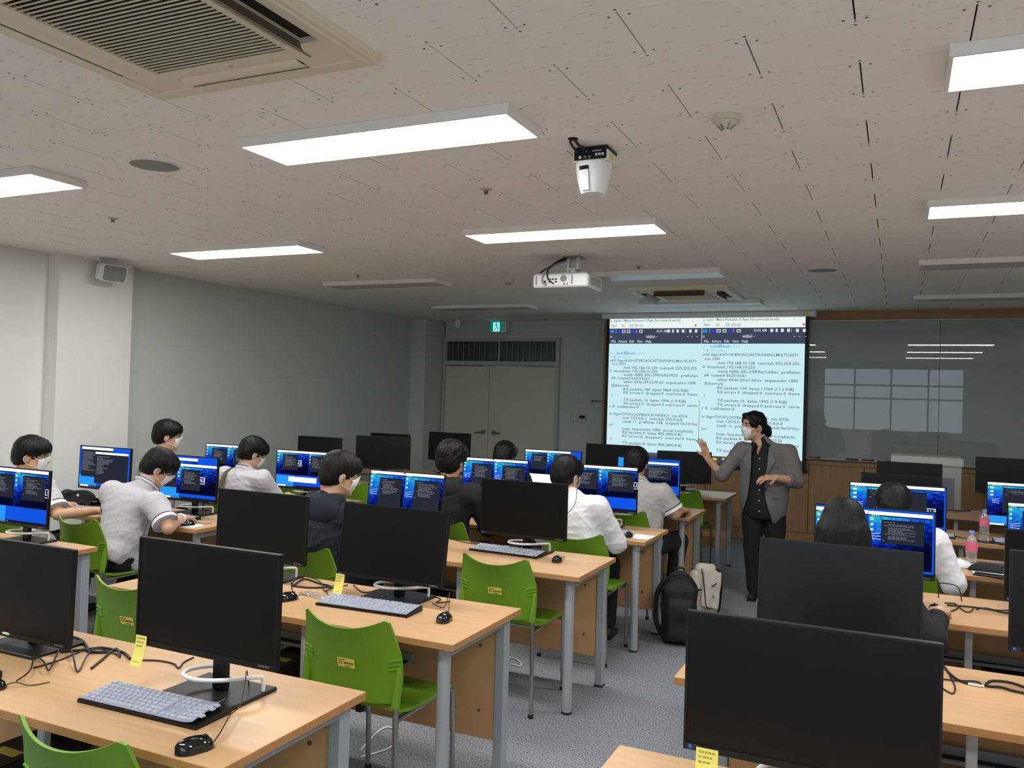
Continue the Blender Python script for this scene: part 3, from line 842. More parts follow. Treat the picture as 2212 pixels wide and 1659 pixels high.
TXT = '''k|attacker - VMware Workstation 16 Player (Non-commercial use only)|-3.280|-2.427|2.595
k|Player|-3.308|-3.233|2.534
w|01:01 AM|-2.724|-2.585|2.461
w|kali@kali: ~|-2.854|-2.714|2.394
w|File|-3.302|-3.244|2.336
w|Actions|-3.212|-3.100|2.336
w|Edit|-3.066|-3.004|2.336
w|View|-2.971|-2.895|2.336
w|Help|-2.862|-2.789|2.335
p|(|-3.243|-3.227|2.186
b|kali㉿kali|-3.224|-2.997|2.188
p|)-[|-2.992|-2.933|2.189
k|~|-2.928|-2.907|2.189
p|]|-2.901|-2.886|2.191
b|$|-3.265|-3.245|2.142
p|ifconfig|-3.221|-3.040|2.144
k|eth0: flags=4163<UP,BROADCAST,RUNNING,MULTICAST>|-3.311|-2.223|2.095
k|mtu 1500|-3.290|-3.111|2.053
k|inet 192.168.10.129  netmask 255.255.255.|-3.129|-2.203|2.007
k|0  broadcast 192.168.10.255|-3.311|-2.702|1.963
k|inet6 fe80::20c:29ff:fe52:f923  prefixlen|-3.129|-2.201|1.918
k|64  scopeid 0x20<link>|-3.289|-2.793|1.874
k|ether 00:0c:29:52:f9:23  txqueuelen 1000|-3.130|-2.222|1.829
k|(Ethernet)|-3.287|-3.062|1.782
k|RX packets 144  bytes 9864 (9.6 KiB)|-3.130|-2.315|1.737
k|RX errors 0  dropped 0  overruns 0  frame|-3.129|-2.201|1.693
k|0|-3.285|-3.269|1.651
k|TX packets 16  bytes 1990 (1.9 KiB)|-3.127|-2.338|1.605
k|TX errors 0  dropped 0 overruns 0  carrie|-3.128|-2.200|1.558
k|r 0  collisions 0|-3.307|-2.927|1.516
k|lo: flags=73<UP,LOOPBACK,RUNNING>  mtu 65536|-3.305|-2.313|1.424
k|inet 127.0.0.1  netmask 255.0.0.0|-3.125|-2.381|1.379
k|inet6 ::1  prefixlen 128  scopeid 0x10<ho|-3.127|-2.197|1.334
k|st>|-3.305|-3.243|1.290
k|loop  txqueuelen 1000  (Local Loopback)|-3.127|-2.243|1.244
k|RX packets 8  bytes 400 (400.0 B)|-3.127|-2.382|1.199
k|RX errors 0  dropped 0  overruns 0  frame|-3.125|-2.199|1.152
k|0|-3.286|-3.269|1.113
k|TX packets 8  bytes 400 (400.0 B)|-3.124|-2.378|1.066
k|력하세요|-2.792|-2.644|0.942
k|victim - VMware Workstation 16 Player (Non-commercial use only)|-2.109|-1.277|2.595
k|Player|-2.146|-2.072|2.536
w|01:01 AM|-1.557|-1.415|2.464
w|kali@kali: ~|-1.686|-1.546|2.396
w|File|-2.136|-2.080|2.336
w|Actions|-2.047|-1.935|2.336
w|Edit|-1.898|-1.838|2.336
w|View|-1.804|-1.727|2.336
w|Help|-1.695|-1.621|2.336
p|(|-2.075|-2.061|2.276
b|kali㉿kali|-2.057|-1.832|2.276
p|)-[|-1.826|-1.767|2.277
k|~|-1.761|-1.737|2.277
p|]|-1.733|-1.719|2.277
b|$|-2.099|-2.081|2.228
p|ifconfig|-2.054|-1.874|2.227
k|eth0: flags=4163<UP,BROADCAST,RUNNING,MULTICAST>|-2.147|-1.051|2.176
k|mtu 1500|-2.126|-1.944|2.126
k|inet 192.168.10.128  netmask 255.255.255.|-1.964|-1.030|2.077
k|0  broadcast 192.168.10.255|-2.147|-1.533|2.028
k|inet6 fe80::20c:29ff:fee1:60ec  prefixlen|-1.963|-1.028|1.976
k|64  scopeid 0x20<link>|-2.123|-1.625|1.929
k|ether 00:0c:29:e1:60:ec  txqueuelen 1000|-1.966|-1.052|1.877
k|(Ethernet)|-2.123|-1.898|1.829
k|RX packets 154  bytes 11564 (11.2 KiB)|-1.966|-1.095|1.778
k|RX errors 0  dropped 0  overruns 0  frame|-1.964|-1.028|1.729
k|0|-2.124|-2.105|1.682
k|TX packets 16  bytes 1990 (1.9 KiB)|-1.964|-1.165|1.630
k|TX errors 0  dropped 0 overruns 0  carrie|-1.963|-1.027|1.578
k|r 0  collisions 0|-2.144|-1.760|1.531
k|lo: flags=73<UP,LOOPBACK,RUNNING>  mtu 65536|-2.144|-1.141|1.431
k|inet 127.0.0.1  netmask 255.0.0.0|-1.963|-1.210|1.380
k|inet6 ::1  prefixlen 128  scopeid 0x10<ho|-1.961|-1.026|1.329
k|st>|-2.143|-2.079|1.284
k|loop  txqueuelen 1000  (Local Loopback)|-1.961|-1.072|1.231
k|RX packets 8  bytes 400 (400.0 B)|-1.963|-1.211|1.180
k|RX errors 0  dropped 0  overruns 0  frame|-1.962|-1.024|1.131
k|TX packets 8  bytes 400 (400.0 B)|-1.961|-1.211|1.035'''
groups = {}
for ln in TXT.split('\n'):
    c, s, a, b, z = ln.split('|')
    a, b, z = float(a) + 2.16, float(b) + 2.16, float(z)
    if len(s) == 1: b = a + 0.016
    hgt = 0.034 if b - a > 0.3 else 0.032
    groups[c] = text_mb(s, a, b, z, hgt, -0.003, groups.get(c), 0, 0.010)
for c, m in groups.items(): part('lettering', m, 'p_' + c, pc, smooth=0)

# ------------------------------------------------------------------ desks
DESK_Z = 0.72
def desk_proto(mid_x):
    t = thing('computer_desk', 'x', 'desk')
    b = MB().box(-0.88, 0.88, -0.30, 0.30, 0.695, DESK_Z, 0, ch=0.0015)
    for i, f in enumerate(b.f):
        p = [Vector(b.v[k]) for k in f[:3]]
        nz = (p[1] - p[0]).cross(p[2] - p[0]).normalized().z
        b.m[i] = 0 if abs(nz) > 0.9 else 1
    part('tabletop', b, ['wood', 'woodedge'], t, smooth=0)
    leg = MB().lathe([(0.025, 0.008), (0.025, 0.694)], 20).mesh('leg', ['steel'])
    cap = MB().lathe([(0.024, 0.0), (0.027, 0.003), (0.027, 0.012)], 16).mesh('foot_cap', ['rubber'])
    rear = MB().box(-0.022, 0.022, -0.026, 0.026, 0.008, 0.694, ch=0.004).mesh('leg', ['steel'])
    rcap = MB().box(-0.024, 0.024, -0.028, 0.028, 0.0, 0.012, ch=0.002).mesh('foot_cap', ['rubber'])
    for x in (-0.80, 0.80):
        l = put('leg', leg, t, (x, -0.215, 0)); put('foot_cap', cap, l)
    l = part('leg', MB().box(-0.015, 0.015, -0.012, 0.012, 0.006, 0.694, ch=0.003), 'steel', t, (mid_x, -0.215, 0)); part('foot_cap', MB().box(-0.017, 0.017, -0.014, 0.014, 0.0, 0.01), 'rubber', l)
    for x in (-0.815, 0.815):
        l = put('leg', rear, t, (x, 0.262, 0)); put('foot_cap', rcap, l)
        s = 1 if x > 0 else -1
        part('side_beam', MB().box(s * 0.815 - 0.018, s * 0.815 + 0.018, -0.24, 0.24, 0.652, 0.6945, ch=0.002), 'steel', t)
    part('front_beam', MB().box(-0.79, 0.79, -0.17, -0.14, 0.66, 0.6945), 'steel', t)
    mp = part('modesty_panel', MB().box(-0.79, 0.79, 0.246, 0.262, 0.165, 0.655, ch=0.001), 'woodpanel', t)
    bo = MB().tube([(0, 0.2462, 0), (0, 0.2435, 0)], 0.008, 12).tube([(0, 0.2437, 0), (0, 0.2425, 0)], 0.004, 6).mesh('bolt', ['satin'])
    for x in (-0.72, 0.72):
        for z in (0.28, 0.555): put('bolt', bo, mp, (x, 0, z))
    part('tray_rail', MB().box(-0.70, 0.42, 0.185, 0.20, 0.455, 0.485).box(-0.70, 0.42, 0.10, 0.112, 0.455, 0.468), 'greyplastic', t)
    part('cable_tray', MB().box(-0.68, 0.40, 0.11, 0.19, 0.45, 0.455), 'black', t)
    return t
ROW = [1.52, 2.66, 3.97, 5.165, 6.42, 7.90]
RNAME = ['nearest', 'second', 'third', 'fourth', 'fifth', 'farthest']
banks = (('middle', [-1.43 - 0.88] * 6, 0.16), ('left', [-3.985 - 0.88] * 6, 0.1), ('right', [-0.64 + 0.88, -0.645 + 0.88, -0.57 + 0.88, -0.47 + 0.88, -0.45 + 0.88, -0.40 + 0.88], -0.02))
DESKX = {}
for bn, xs, mx in banks:
    pr = desk_proto(mx)
    for r in range(6):
        if bn == 'left' and r == 0: continue
        DESKX[(bn, r)] = xs[r]
        y = ROW[r] + (0.06 if bn == 'right' and r == 1 else 0)
        spawn(pr, 'beech desk with grey steel legs, %s desk of the %s block' % (RNAME[r], bn), (xs[r], y + 0.30, 0), 0, 'computer desks')
    bury(pr)

# ------------------------------------------------------------------ chairs
def chair_proto():
    t = thing('green_chair', 'x', 'chair')
    def hw(v): return 0.208 + 0.010 * math.sin(math.pi * min(1, v / 0.75)) - 0.022 * max(0, (v - 0.55) / 0.45) ** 1.5
    def back(u, v, off):
        s = 2 * u - 1
        c = abs(s)
        rc = 0.0
        z_top = 0.805 - 0.048 * (1 - c ** 2.2) - (0.016 * max(0, (c - 0.9) / 0.1) ** 2)
        z_bot = 0.475 + 0.018 * c ** 3
        z = z_bot + (z_top - z_bot) * v
        y = -0.205 - 0.045 * (v - 0.25) ** 2 * (1.4 if v > 0.25 else 0.6) * 1.3 - 0.03 * v + 0.045 * s * s * (0.45 + 0.55 * v)
        return (s * hw(v), y - off, z)
    b = MB().grid(lambda u, v: back(u, 1 - v, 0.010), 22, 18, thick=lambda u, v: back(u, 1 - v, 0.0))
    bk = part('backrest', b, 'green', t, smooth=50)
    for sx in (-1, 1):
        rib = MB()
        for k in range(3):
            z = 0.645 - 0.017 * k
            u0, u1 = (0.005, 0.11) if sx < 0 else (0.89, 0.995)
            v = (z - 0.48) / 0.32
            pts = [back(u0 + (u1 - u0) * q / 4, v, 0.011) for q in range(5)]
            rib.tube(pts, 0.0042, 6)
        part('rib', rib, 'green', bk)
        # sleeve that grips the rear leg
        sl = MB().tube([(sx * 0.200, -0.208, 0.475), (sx * 0.205, -0.20, 0.56), (sx * 0.207, -0.196, 0.625)], [0.017, 0.016, 0.010], 10)
        part('leg_sleeve', sl, 'green', bk)
    c0 = back(0.5, 0.497, 0.0118); c1 = back(0.5, 0.56, 0.0118); c2 = back(0.5, 0.434, 0.0118); tl_ = math.atan2(c2[1] - c1[1], c1[2] - c2[2])
    st = MB().box(-0.038, 0.038, -0.0005, 0.0005, -0.018, 0.018)
    lb = part('label_sticker', st, 'sticker', bk, (0, c0[1], c0[2]), (tl_, 0, 0))
    ink = MB()
    for k in range(14): ink.box(-0.012 + 0.0033 * k, -0.012 + 0.0033 * k + (0.0020 if k % 3 else 0.0012), -0.0011, -0.0006, -0.005, 0.004)
    ink.tube([(-0.025 + 0.006 * math.cos(a), -0.0009, 0.006 * math.sin(a)) for a in [2 * math.pi * i / 12 for i in range(13)]], 0.0012, 5, caps=False); ink.box(-0.034, 0.0, -0.0011, -0.0006, 0.011, 0.0135); ink.box(-0.008, 0.02, -0.0011, -0.0006, -0.0135, -0.011)
    part('barcode', ink, 'ink', lb)
    def seat(u, v, off):
        s = 2 * u - 1
        w = 0.205 + 0.018 * math.sin(math.pi * v)
        y = -0.19 + 0.44 * v
        z = 0.452 - 0.012 * (1 - s * s) * math.sin(math.pi * min(1, v * 1.1)) - 0.06 * max(0, (v - 0.78) / 0.22) ** 2 + 0.015 * max(0, (0.15 - v) / 0.15)
        return (s * w, y, z - off)
    part('seat', MB().grid(lambda u, v: seat(u, v, 0.0), 16, 18, thick=lambda u, v: seat(u, v, 0.013)), 'green', t, smooth=50)
    for sx in (-1, 1):
        rl = MB().tube(smoothpath([(sx * 0.215, -0.225, 0.0), (sx * 0.208, -0.212, 0.25), (sx * 0.202, -0.207, 0.45), (sx * 0.204, -0.203, 0.54)]), 0.011, 10)
        l = part('leg', rl, 'chrome', t); part('foot_cap', MB().lathe([(0.013, 0), (0.014, 0.02)], 12, (sx * 0.215, -0.225, 0)), 'rubber', l)
        fl = MB().tube(smoothpath([(sx * 0.205, 0.235, 0.0), (sx * 0.205, 0.228, 0.25), (sx * 0.204, 0.222, 0.385), (sx * 0.203, 0.205, 0.42), (sx * 0.20, 0.16, 0.428), (sx * 0.20, -0.20, 0.425)]), 0.011, 10)
        l = part('leg', fl, 'chrome', t); part('foot_cap', MB().lathe([(0.013, 0), (0.014, 0.02)], 12, (sx * 0.205, 0.235, 0)), 'rubber', l)
    part('cross_bar', MB().tube([(-0.2, -0.10, 0.424), (0.2, -0.10, 0.424)], 0.009, 8).tube([(-0.2, 0.12, 0.424), (0.2, 0.12, 0.424)], 0.009, 8), 'chrome', t)
    part('stacking_pad', MB().box(-0.012, 0.012, -0.15, -0.12, 0.405, 0.437), 'black', t)
    return t
ch0 = chair_proto()
CH = [(-1.785, 1.42, 0, 'empty green chair in front of the nearest middle desk, right seat, cut by the frame'),
      (-1.832, 2.592, 0, 'empty green chair tucked at the right seat of the second middle desk'),
      (-1.86, 3.905, 0, 'empty green chair tucked at the right seat of the third middle desk'),
      (-2.965, 2.585, 2, 'green chair at the left seat of the second middle desk behind a dark monitor'),
      (-2.86, 3.60, 0, 'green chair holding the student in the dark hooded jacket'),
      (-2.71, 4.80, 0, 'green chair holding the student in the black hoodie'),
      (-1.787, 4.86, 0, 'green chair holding the student in the white shirt'),
      (-1.86, 6.06, 0, 'green chair holding the grey shirted student nearest the presenter'),
      (-2.86, 5.98, 0, 'green chair behind the mostly hidden student in the middle block'),
      (-1.83, 7.78, 0, 'empty green chair at the farthest middle desk by the presenter'),
      (-4.558, 3.60, -3, 'green chair holding the grey shirted student bent over the left desk'),
      (-5.20, 3.50, 0, 'green chair holding the leftmost grey shirted student'),
      (-5.30, 4.78, 0, 'green chair of the tall student by the left pillar'),
      (-4.47, 4.78, 0, 'green chair holding the student with the shoulder strap'),
      (-4.52, 6.35, 0, 'empty green chair at the fifth left desk, right seat'),
      (-5.25, 6.35, 0, 'empty green chair at the fifth left desk, left seat'),
      (-4.42, 7.55, 0, 'empty green chair at the farthest left desk'),
      (-0.18, 3.58, 0, 'green chair holding the long haired student'),
      (0.0, 4.80, 0, 'green chair holding the white sleeved student in the right block')]
for x, y, a, lb in CH: spawn(ch0, lb, (x, y + 0.225, 0), RAD(a), 'green stacking chairs')
bury(ch0)

# ------------------------------------------------------------------ displays
def screen_mb(kind, w, h, seed):
    # flat print of a desktop, x right, z up, facing -y; layered by fractions of a millimetre
    rnd = random.Random(seed)
    q = []                      # x0, x1, z0, z1, slot, layer
    uvs = []
    def r(x0, x1, z0, z1, mi, ly, uv=None):
        q.append((x0, x1, z0, z1, mi, ly, uv or (0, 0, 1, 1)))
    def vm(x0, x1, z0, z1, term, ly=2, crop=1.0, logo=True, lines=12):
        H = z1 - z0; Wd = x1 - x0
        r(x0, x1, z1 - 0.055, z1, 1, ly)
        r(x0, x1, z1 - 0.075, z1 - 0.055, 3, ly)
        r(x0, x1, z0, z1 - 0.075, 0, ly, (0, 0, crop, 1))
        for k in range(3): r(x0 + 0.03 * Wd, x0 + 0.07 * Wd, z1 - 0.14 - 0.085 * k, z1 - 0.11 - 0.085 * k, 1, ly + 1)
        for k in range(4): r(x0 + (0.05 + 0.03 * k) * Wd, x0 + (0.065 + 0.03 * k) * Wd, z1 - 0.07, z1 - 0.06, 1, ly + 1)
        a, b, c, d = x0 + term[0] * Wd, x0 + term[1] * Wd, z0 + term[2] * H, z0 + term[3] * H
        r(a, b, c, d, 2, ly + 1)
        r(a, b, d - 0.022, d, 3, ly + 2)
        for k in range(4): r(a + (0.06 + 0.07 * k) * (b - a), a + (0.11 + 0.07 * k) * (b - a), d - 0.042, d - 0.034, 6, ly + 2)
        z = d - 0.075
        n = 0
        while z > c + 0.05 and n < lines:
            if n in (2, 8): z -= 0.012
            ind = 0.08 if n in (1, 7) else 0.16
            e = ind
            while e < 0.9 - rnd.random() * 0.45:
                wl_ = 0.03 + 0.09 * rnd.random()
                r(a + e * (b - a), a + min(0.95, e + wl_) * (b - a), z, z + 0.0075, 6, ly + 2)
                e += wl_ + 0.014
            z -= 0.0205; n += 1
        r(a + 0.04 * (b - a), a + 0.08 * (b - a), max(c + 0.02, z - 0.01), max(c + 0.02, z - 0.01) + 0.009, 5, ly + 2)
    r(0, 1, 0, 1, 4, 0)
    r(0, 0.35, 0, 0.30, 5, 1)
    r(0, 1, 0, 0.045, 3, 1); r(0.03, 0.20, 0.004, 0.041, 1, 2)
    for k in range(5): r(0.24 + 0.035 * k, 0.255 + 0.035 * k, 0.014, 0.032, 6, 2)
    if kind == 'duo':            # two virtual machines, desktop strip below
        vm(0, 0.47, 0.30, 1.0, (0.28, 0.97, 0.22, 0.84)); vm(0.472, 1.0, 0.30, 1.0, (0.25, 0.93, 0.2, 0.84))
    elif kind == 'duofull':
        vm(0, 0.487, 0.045, 1.0, (0.28, 0.92, 0.26, 0.86)); vm(0.49, 1.0, 0.045, 1.0, (0.25, 0.93, 0.24, 0.86)); r(0.46, 0.485, 0.97, 1.0, 7, 6)
    elif kind == 'duoshort':
        vm(0, 0.40, 0.30, 1.0, (0.3, 1.0, 0.2, 0.84), lines=7); vm(0.402, 0.82, 0.30, 1.0, (0.28, 0.95, 0.2, 0.84), lines=5); r(0.0, 1, 0.045, 0.30, 1, 2)
    elif kind == 'popup':
        vm(0, 0.64, 0.33, 1.0, (0.18, 0.66, 0.2, 0.84)); vm(0.642, 1.0, 0.33, 1.0, (0.06, 0.8, 0.2, 0.84)); r(0.25, 0.80, 0.14, 0.28, 1, 2); r(0.28, 0.76, 0.16, 0.25, 6, 3); r(0.275, 0.765, 0.163, 0.262, 1, 4)
    elif kind == 'overlap':      # two plain terminals overlapping
        r(0.03, 0.66, 0.93, 0.99, 1, 2); r(0.03, 0.66, 0.25, 0.93, 2, 2); r(0.31, 0.97, 0.83, 0.88, 1, 5); r(0.31, 0.97, 0.10, 0.83, 2, 5)
        for bx_, bz, ly, n in ((0.05, 0.86, 3, 14), (0.35, 0.76, 6, 13)):
            for k in range(n): r(bx_, bx_ + 0.1 + 0.22 * rnd.random(), bz - 0.035 * k, bz - 0.035 * k + 0.012, 6, ly)
    elif kind == 'stack':        # overlapping windows with wallpaper, blue desktop top right
        r(0.0, 0.62, 0.25, 0.95, 2, 2); r(0.0, 0.66, 0.90, 0.96, 1, 3); r(0.0, 0.66, 0.78, 0.90, 0, 3, (0, 0.7, 1, 1))
        vm(0.30, 1.0, 0.12, 0.82, (0.12, 0.60, 0.14, 0.82), ly=5)
    elif kind == 'single':
        vm(0.0, 0.455, 0.10, 0.97, (0.3, 0.98, 0.36, 0.82)); vm(0.46, 0.985, 0.08, 0.965, (0.20, 0.87, 0.44, 0.86), lines=14)
    elif kind == 'wide':
        vm(0.0, 0.985, 0.22, 1.0, (0.18, 0.82, 0.10, 0.85), lines=3)
    elif kind == 'offset':
        r(0.0, 0.3, 0.2, 1.0, 5, 1); vm(0.26, 0.98, 0.28, 0.92, (0.25, 0.85, 0.25, 0.85))
    mb = MB(); uvl = []
    for (x0, x1, z0, z1, mi, ly, uv) in q:
        y = -0.00022 * (ly + 1)
        mb.add([((x0 - 0.5) * w, y, z0 * h), ((x1 - 0.5) * w, y, z0 * h), ((x1 - 0.5) * w, y, z1 * h), ((x0 - 0.5) * w, y, z1 * h)], [(0, 1, 2, 3)], mi)
        uvl += [(uv[0], uv[1]), (uv[2], uv[1]), (uv[2], uv[3]), (uv[0], uv[3])]
    nlogo = 0
    if kind in ('duo', 'popup', 'stack', 'wide'):
        ly_ = 5 if kind == 'stack' else 2
        YL = -0.00022 * (ly_ + 1.5)
        lx = {'duo': 0.955, 'popup': 0.43, 'stack': 0.74, 'wide': 0.84}[kind]
        lz = {'duo': 0.60, 'popup': 0.66, 'stack': 0.46, 'wide': 0.50}[kind]
        v0 = len(mb.f)
        cx_, cz = (lx - 0.5) * w, lz * h
        text_mb('KALI', cx_ - 0.040, cx_ + 0.024, cz, 0.026, YL, mb, 1)
        for (a, b, c, d) in ((-0.047, 0.032, 0.020, 0.0235), (-0.047, 0.032, -0.0235, -0.020), (0.0285, 0.032, -0.020, 0.020)):
            mb.add([(cx_ + a, YL, cz + c), (cx_ + b, YL, cz + c), (cx_ + b, YL, cz + d), (cx_ + a, YL, cz + d)], [(0, 1, 2, 3)], 1)
    if kind in ('duofull', 'single', 'wide', 'offset'):      # dragon whisker strokes of the wallpaper
        for bx_ in ((0.02, 0.51) if kind == 'duofull' else ((0.05,) if kind == 'wide' else ((0.47,) if kind == 'single' else (0.30,)))):
            for k in range(3):
                mb.tube([((bx_ - 0.5 + 0.09 * a) * w, -0.0012, (0.60 - 0.035 * k + 0.02 * a * a * (1.4 - k)) * h) for a in (0, 0.35, 0.7, 1.0)], 0.0009, 4, 1)
    me = mb.mesh('picture', SCRMATS, smooth=0)
    uvlay = me.uv_layers.new(name='UVMap')
    flat = [c for p in uvl for c in p]
    flat += [0.0] * (2 * len(me.loops) - len(flat))
    uvlay.data.foreach_set('uv', flat)
    return me

MW, MH = 0.532, 0.318
mon_mesh = {}
def monitor_proto():
    t = thing('monitor', 'x', 'monitor')
    part('base', MB().box(-0.135, 0.135, -0.10, 0.10, 0.0, 0.012, ch=0.003), 'black', t)
    part('neck', MB().box(-0.024, 0.024, -0.004, 0.022, 0.012, 0.30, ch=0.004), 'black', t)
    hd = smoothpath([(0.122, 0.05, 0.012), (0.122, 0.05, 0.048), (0.112, 0.03, 0.056), (0.05, -0.035, 0.056), (-0.02, -0.068, 0.056), (-0.085, -0.055, 0.056), (-0.105, -0.005, 0.056), (-0.075, 0.05, 0.054), (-0.03, 0.075, 0.05)], 5)
    part('lock_hoop', MB().tube(hd, 0.0062, 8), 'whiteplastic', t)
    sh = MB().box(-MW / 2, MW / 2, -0.066, -0.048, 0.095, 0.095 + MH, ch=0.002)
    shell = part('shell', sh, 'black', t)
    part('rear_bulge', MB().box(-0.16, 0.16, -0.048, -0.006, 0.13, 0.36, ch=0.012), 'black', shell)
    bz = MB(); a, b, c, d = -MW / 2, MW / 2, 0.095, 0.095 + MH
    bz.box(a, a + 0.006, -0.0685, -0.066, c, d); bz.box(b - 0.006, b, -0.0685, -0.066, c, d); bz.box(a + 0.006, b - 0.006, -0.0685, -0.066, d - 0.006, d); bz.box(a + 0.006, b - 0.006, -0.0690, -0.066, c, c + 0.016)
    part('bezel', bz, 'black', shell)
    return t, shell
SW, SH = MW - 0.012, MH - 0.022
off_me = MB().box(-SW / 2, SW / 2, -0.067, -0.066, 0.111, 0.111 + SH).mesh('screen', ['screenoff'])
brand_me = text_mb('SAMSUNG', 0.205, 0.245, 0.103, 0.006, -0.0695).mesh('brand_lettering', ['greyplastic'], 0)
stk_me = MB().box(-0.258, -0.232, -0.0697, -0.069, 0.097, 0.110, 0).tube([(-0.250, -0.0697, 0.1035), (-0.250, -0.0702, 0.1035)], 0.0045, 12, 1).mesh('energy_sticker', ['navy', 'bluecase'])
mp_, sh_ = monitor_proto()
put('brand_lettering', brand_me, sh_); put('energy_sticker', stk_me, sh_)
seat_r = {'middle': -1.93, 'left': -4.46, 'right': 0.6}
MON = [  # x, y of screen, lift, yaw, kind, label
 (-1.797, 1.83, 0.03, 0, None, 'dark monitor with a yellow note, right seat of the nearest middle desk'),
 (-2.658, 1.86, -0.05, 0, None, 'dark monitor cut by the frame, left seat of the nearest middle desk'),
 (-0.17, 1.95, 0.0, 0, None, 'large dark monitor at the nearest right desk beside the aisle'),
 (-1.965, 3.07, -0.01, 0, None, 'dark monitor with hanging yellow note, right seat of the second middle desk'),
 (-2.695, 3.08, 0.0, 0, None, 'dark monitor at the left seat of the second middle desk'),
 (-4.43, 3.08, 0.005, 0, 'duo', 'lit monitor at the left frame edge on the second left desk'),
 (-0.178, 3.12, 0.0, 0, None, 'dark monitor with a grey sheen on the second right desk'),
 (0.60, 3.10, 0.04, 0, None, 'dark monitor cut by the right frame edge on the second right desk'),
 (-1.925, 4.37, 0.0, 0, None, 'dark monitor beside the white shirted student, third middle desk'),
 (-2.715, 4.37, 0.0, 0, 'duofull', 'lit monitor in front of the student in the dark hooded jacket'),
 (-4.49, 4.38, 0.0, 0, 'stack', 'lit monitor in front of the grey shirted student bent forward'),
 (-5.31, 4.37, 0.02, 0, 'overlap', 'lit monitor with two overlapping black terminals on the third left desk'),
 (-0.095, 4.37, 0.0, 0, 'single', 'lit monitor with one large terminal in front of the long haired student'),
 (0.715, 4.37, -0.05, 0, None, 'dark monitor right of the black sleeved hand on the third right desk'),
 (-1.865, 5.55, 0.02, 0, 'duo', 'lit monitor in front of the white shirted student'),
 (-2.68, 5.55, 0.02, 0, 'duofull', 'lit monitor in front of the student in the black hoodie'),
 (-4.46, 5.57, -0.02, 0, 'popup', 'lit monitor with a white popup window on the fourth left desk'),
 (-5.25, 5.57, -0.01, 0, 'duo', 'lit monitor left of the student with the shoulder strap'),
 (0.005, 5.55, 0.02, 0, 'wide', 'lit monitor in front of the white sleeved student, right block'),
 (0.845, 5.56, -0.04, 0, 'duofull', 'lit monitor at the right frame edge, lower of two, fourth right desk'),
 (-1.865, 6.78, 0.0, 0, 'offset', 'lit monitor in front of the grey shirted student near the presenter'),
 (-2.72, 6.78, 0.02, 0, 'duoshort', 'lit monitor left of the white shirted student, fifth middle desk'),
 (-5.22, 6.78, 0.02, 0, None, 'dark monitor against the grey wall, fifth left desk, left seat'),
 (-4.48, 6.80, 0.06, 20, None, 'dark turned monitor on the fifth left desk, right seat'),
 (0.845, 6.78, -0.02, 0, 'wide', 'lit monitor at the right frame edge, upper of two, fifth right desk'),
 (0.025, 6.78, -0.01, 0, None, 'dark monitor right behind the white sleeved student, fifth right desk'),
 (-5.38, 8.30, 0.0, 0, None, 'dark monitor on the farthest left desk, left seat'),
 (-4.56, 8.25, 0.05, 0, None, 'dark monitor before the double door on the farthest left desk'),
 (-2.69, 8.30, 0.01, 0, None, 'dark monitor below the projection screen, farthest middle desk, left seat'),
 (-1.92, 8.30, -0.02, 15, None, 'dark monitor below the projection screen, farthest middle desk, right seat'),
 (0.10, 8.30, -0.01, 0, None, 'dark monitor in front of the white lectern, farthest right desk'),
 (0.89, 8.35, 0.07, 0, None, 'dark monitor under the glass board at the right frame edge')]
TILT = {3: 8.0, 6: 7.0, 9: 8.0, 12: 3.0, 8: 0.0, 0: 0.5, 2: 0.0}
for k, (x, y, dz, yaw, kind, lb) in enumerate(MON):
    t = copy_tree(mp_)
    t['label'] = lb; t['group'] = 'monitors on the desks'
    c, s = math.cos(RAD(yaw)), math.sin(RAD(yaw))
    t.location = (x - 0.068 * s, y + 0.068 * c, DESK_Z); t.rotation_euler = (0, 0, RAD(yaw))
    shell = [o for o in t.children if o.name.startswith('shell')][0]
    tilt = TILT.get(k, 1.5)
    pv = Vector((0, -0.05, 0.25)); rm = Matrix.Rotation(-RAD(tilt), 3, 'X')
    shell.location = pv - rm @ pv + Vector((0, 0, dz)); shell.rotation_euler = (-RAD(tilt), 0, 0)
    if kind is None:
        put('screen', off_me, shell)
    else:
        put('screen', screen_mb(kind, SW, SH, k), shell, (0, -0.0665, 0.111))
bury(mp_)

# ------------------------------------------------------------------ keyboards
KU = 0.0187
def key_rows():
    out = []
    main = [[1] + [1] * 12 + [2.0], [1.5] + [1] * 12 + [1.5], [1.75] + [1] * 11 + [2.25], [2.25] + [1] * 10 + [2.75], [1.25, 1.25, 1.25, 6.25, 1.25, 1.25, 1.25, 1.25]]
    y = 0
    out.append([(0, 1)] + [(2 + k + 0.5 * (k // 4), 1) for k in range(12)])
    for r in main:
        x = 0; row = []
        for w in r: row.append((x, w)); x += w
        out.append(row)
    nav = [[15.25, 16.25, 17.25], [15.25, 16.25, 17.25], [15.25, 16.25, 17.25], [], [16.25], [15.25, 16.25, 17.25]]
    pad = [[], [18.5, 19.5, 20.5, 21.5], [18.5, 19.5, 20.5, 21.5], [18.5, 19.5, 20.5], [18.5, 19.5, 20.5, 21.5], [18.5, 20.5]]
    for i in range(6):
        out[i] += [(x, 1) for x in nav[i]]
        out[i] += [(x, 2 if (i == 5 and x == 18.5) else 1) for x in pad[i]]
    return out
KROWS = key_rows()
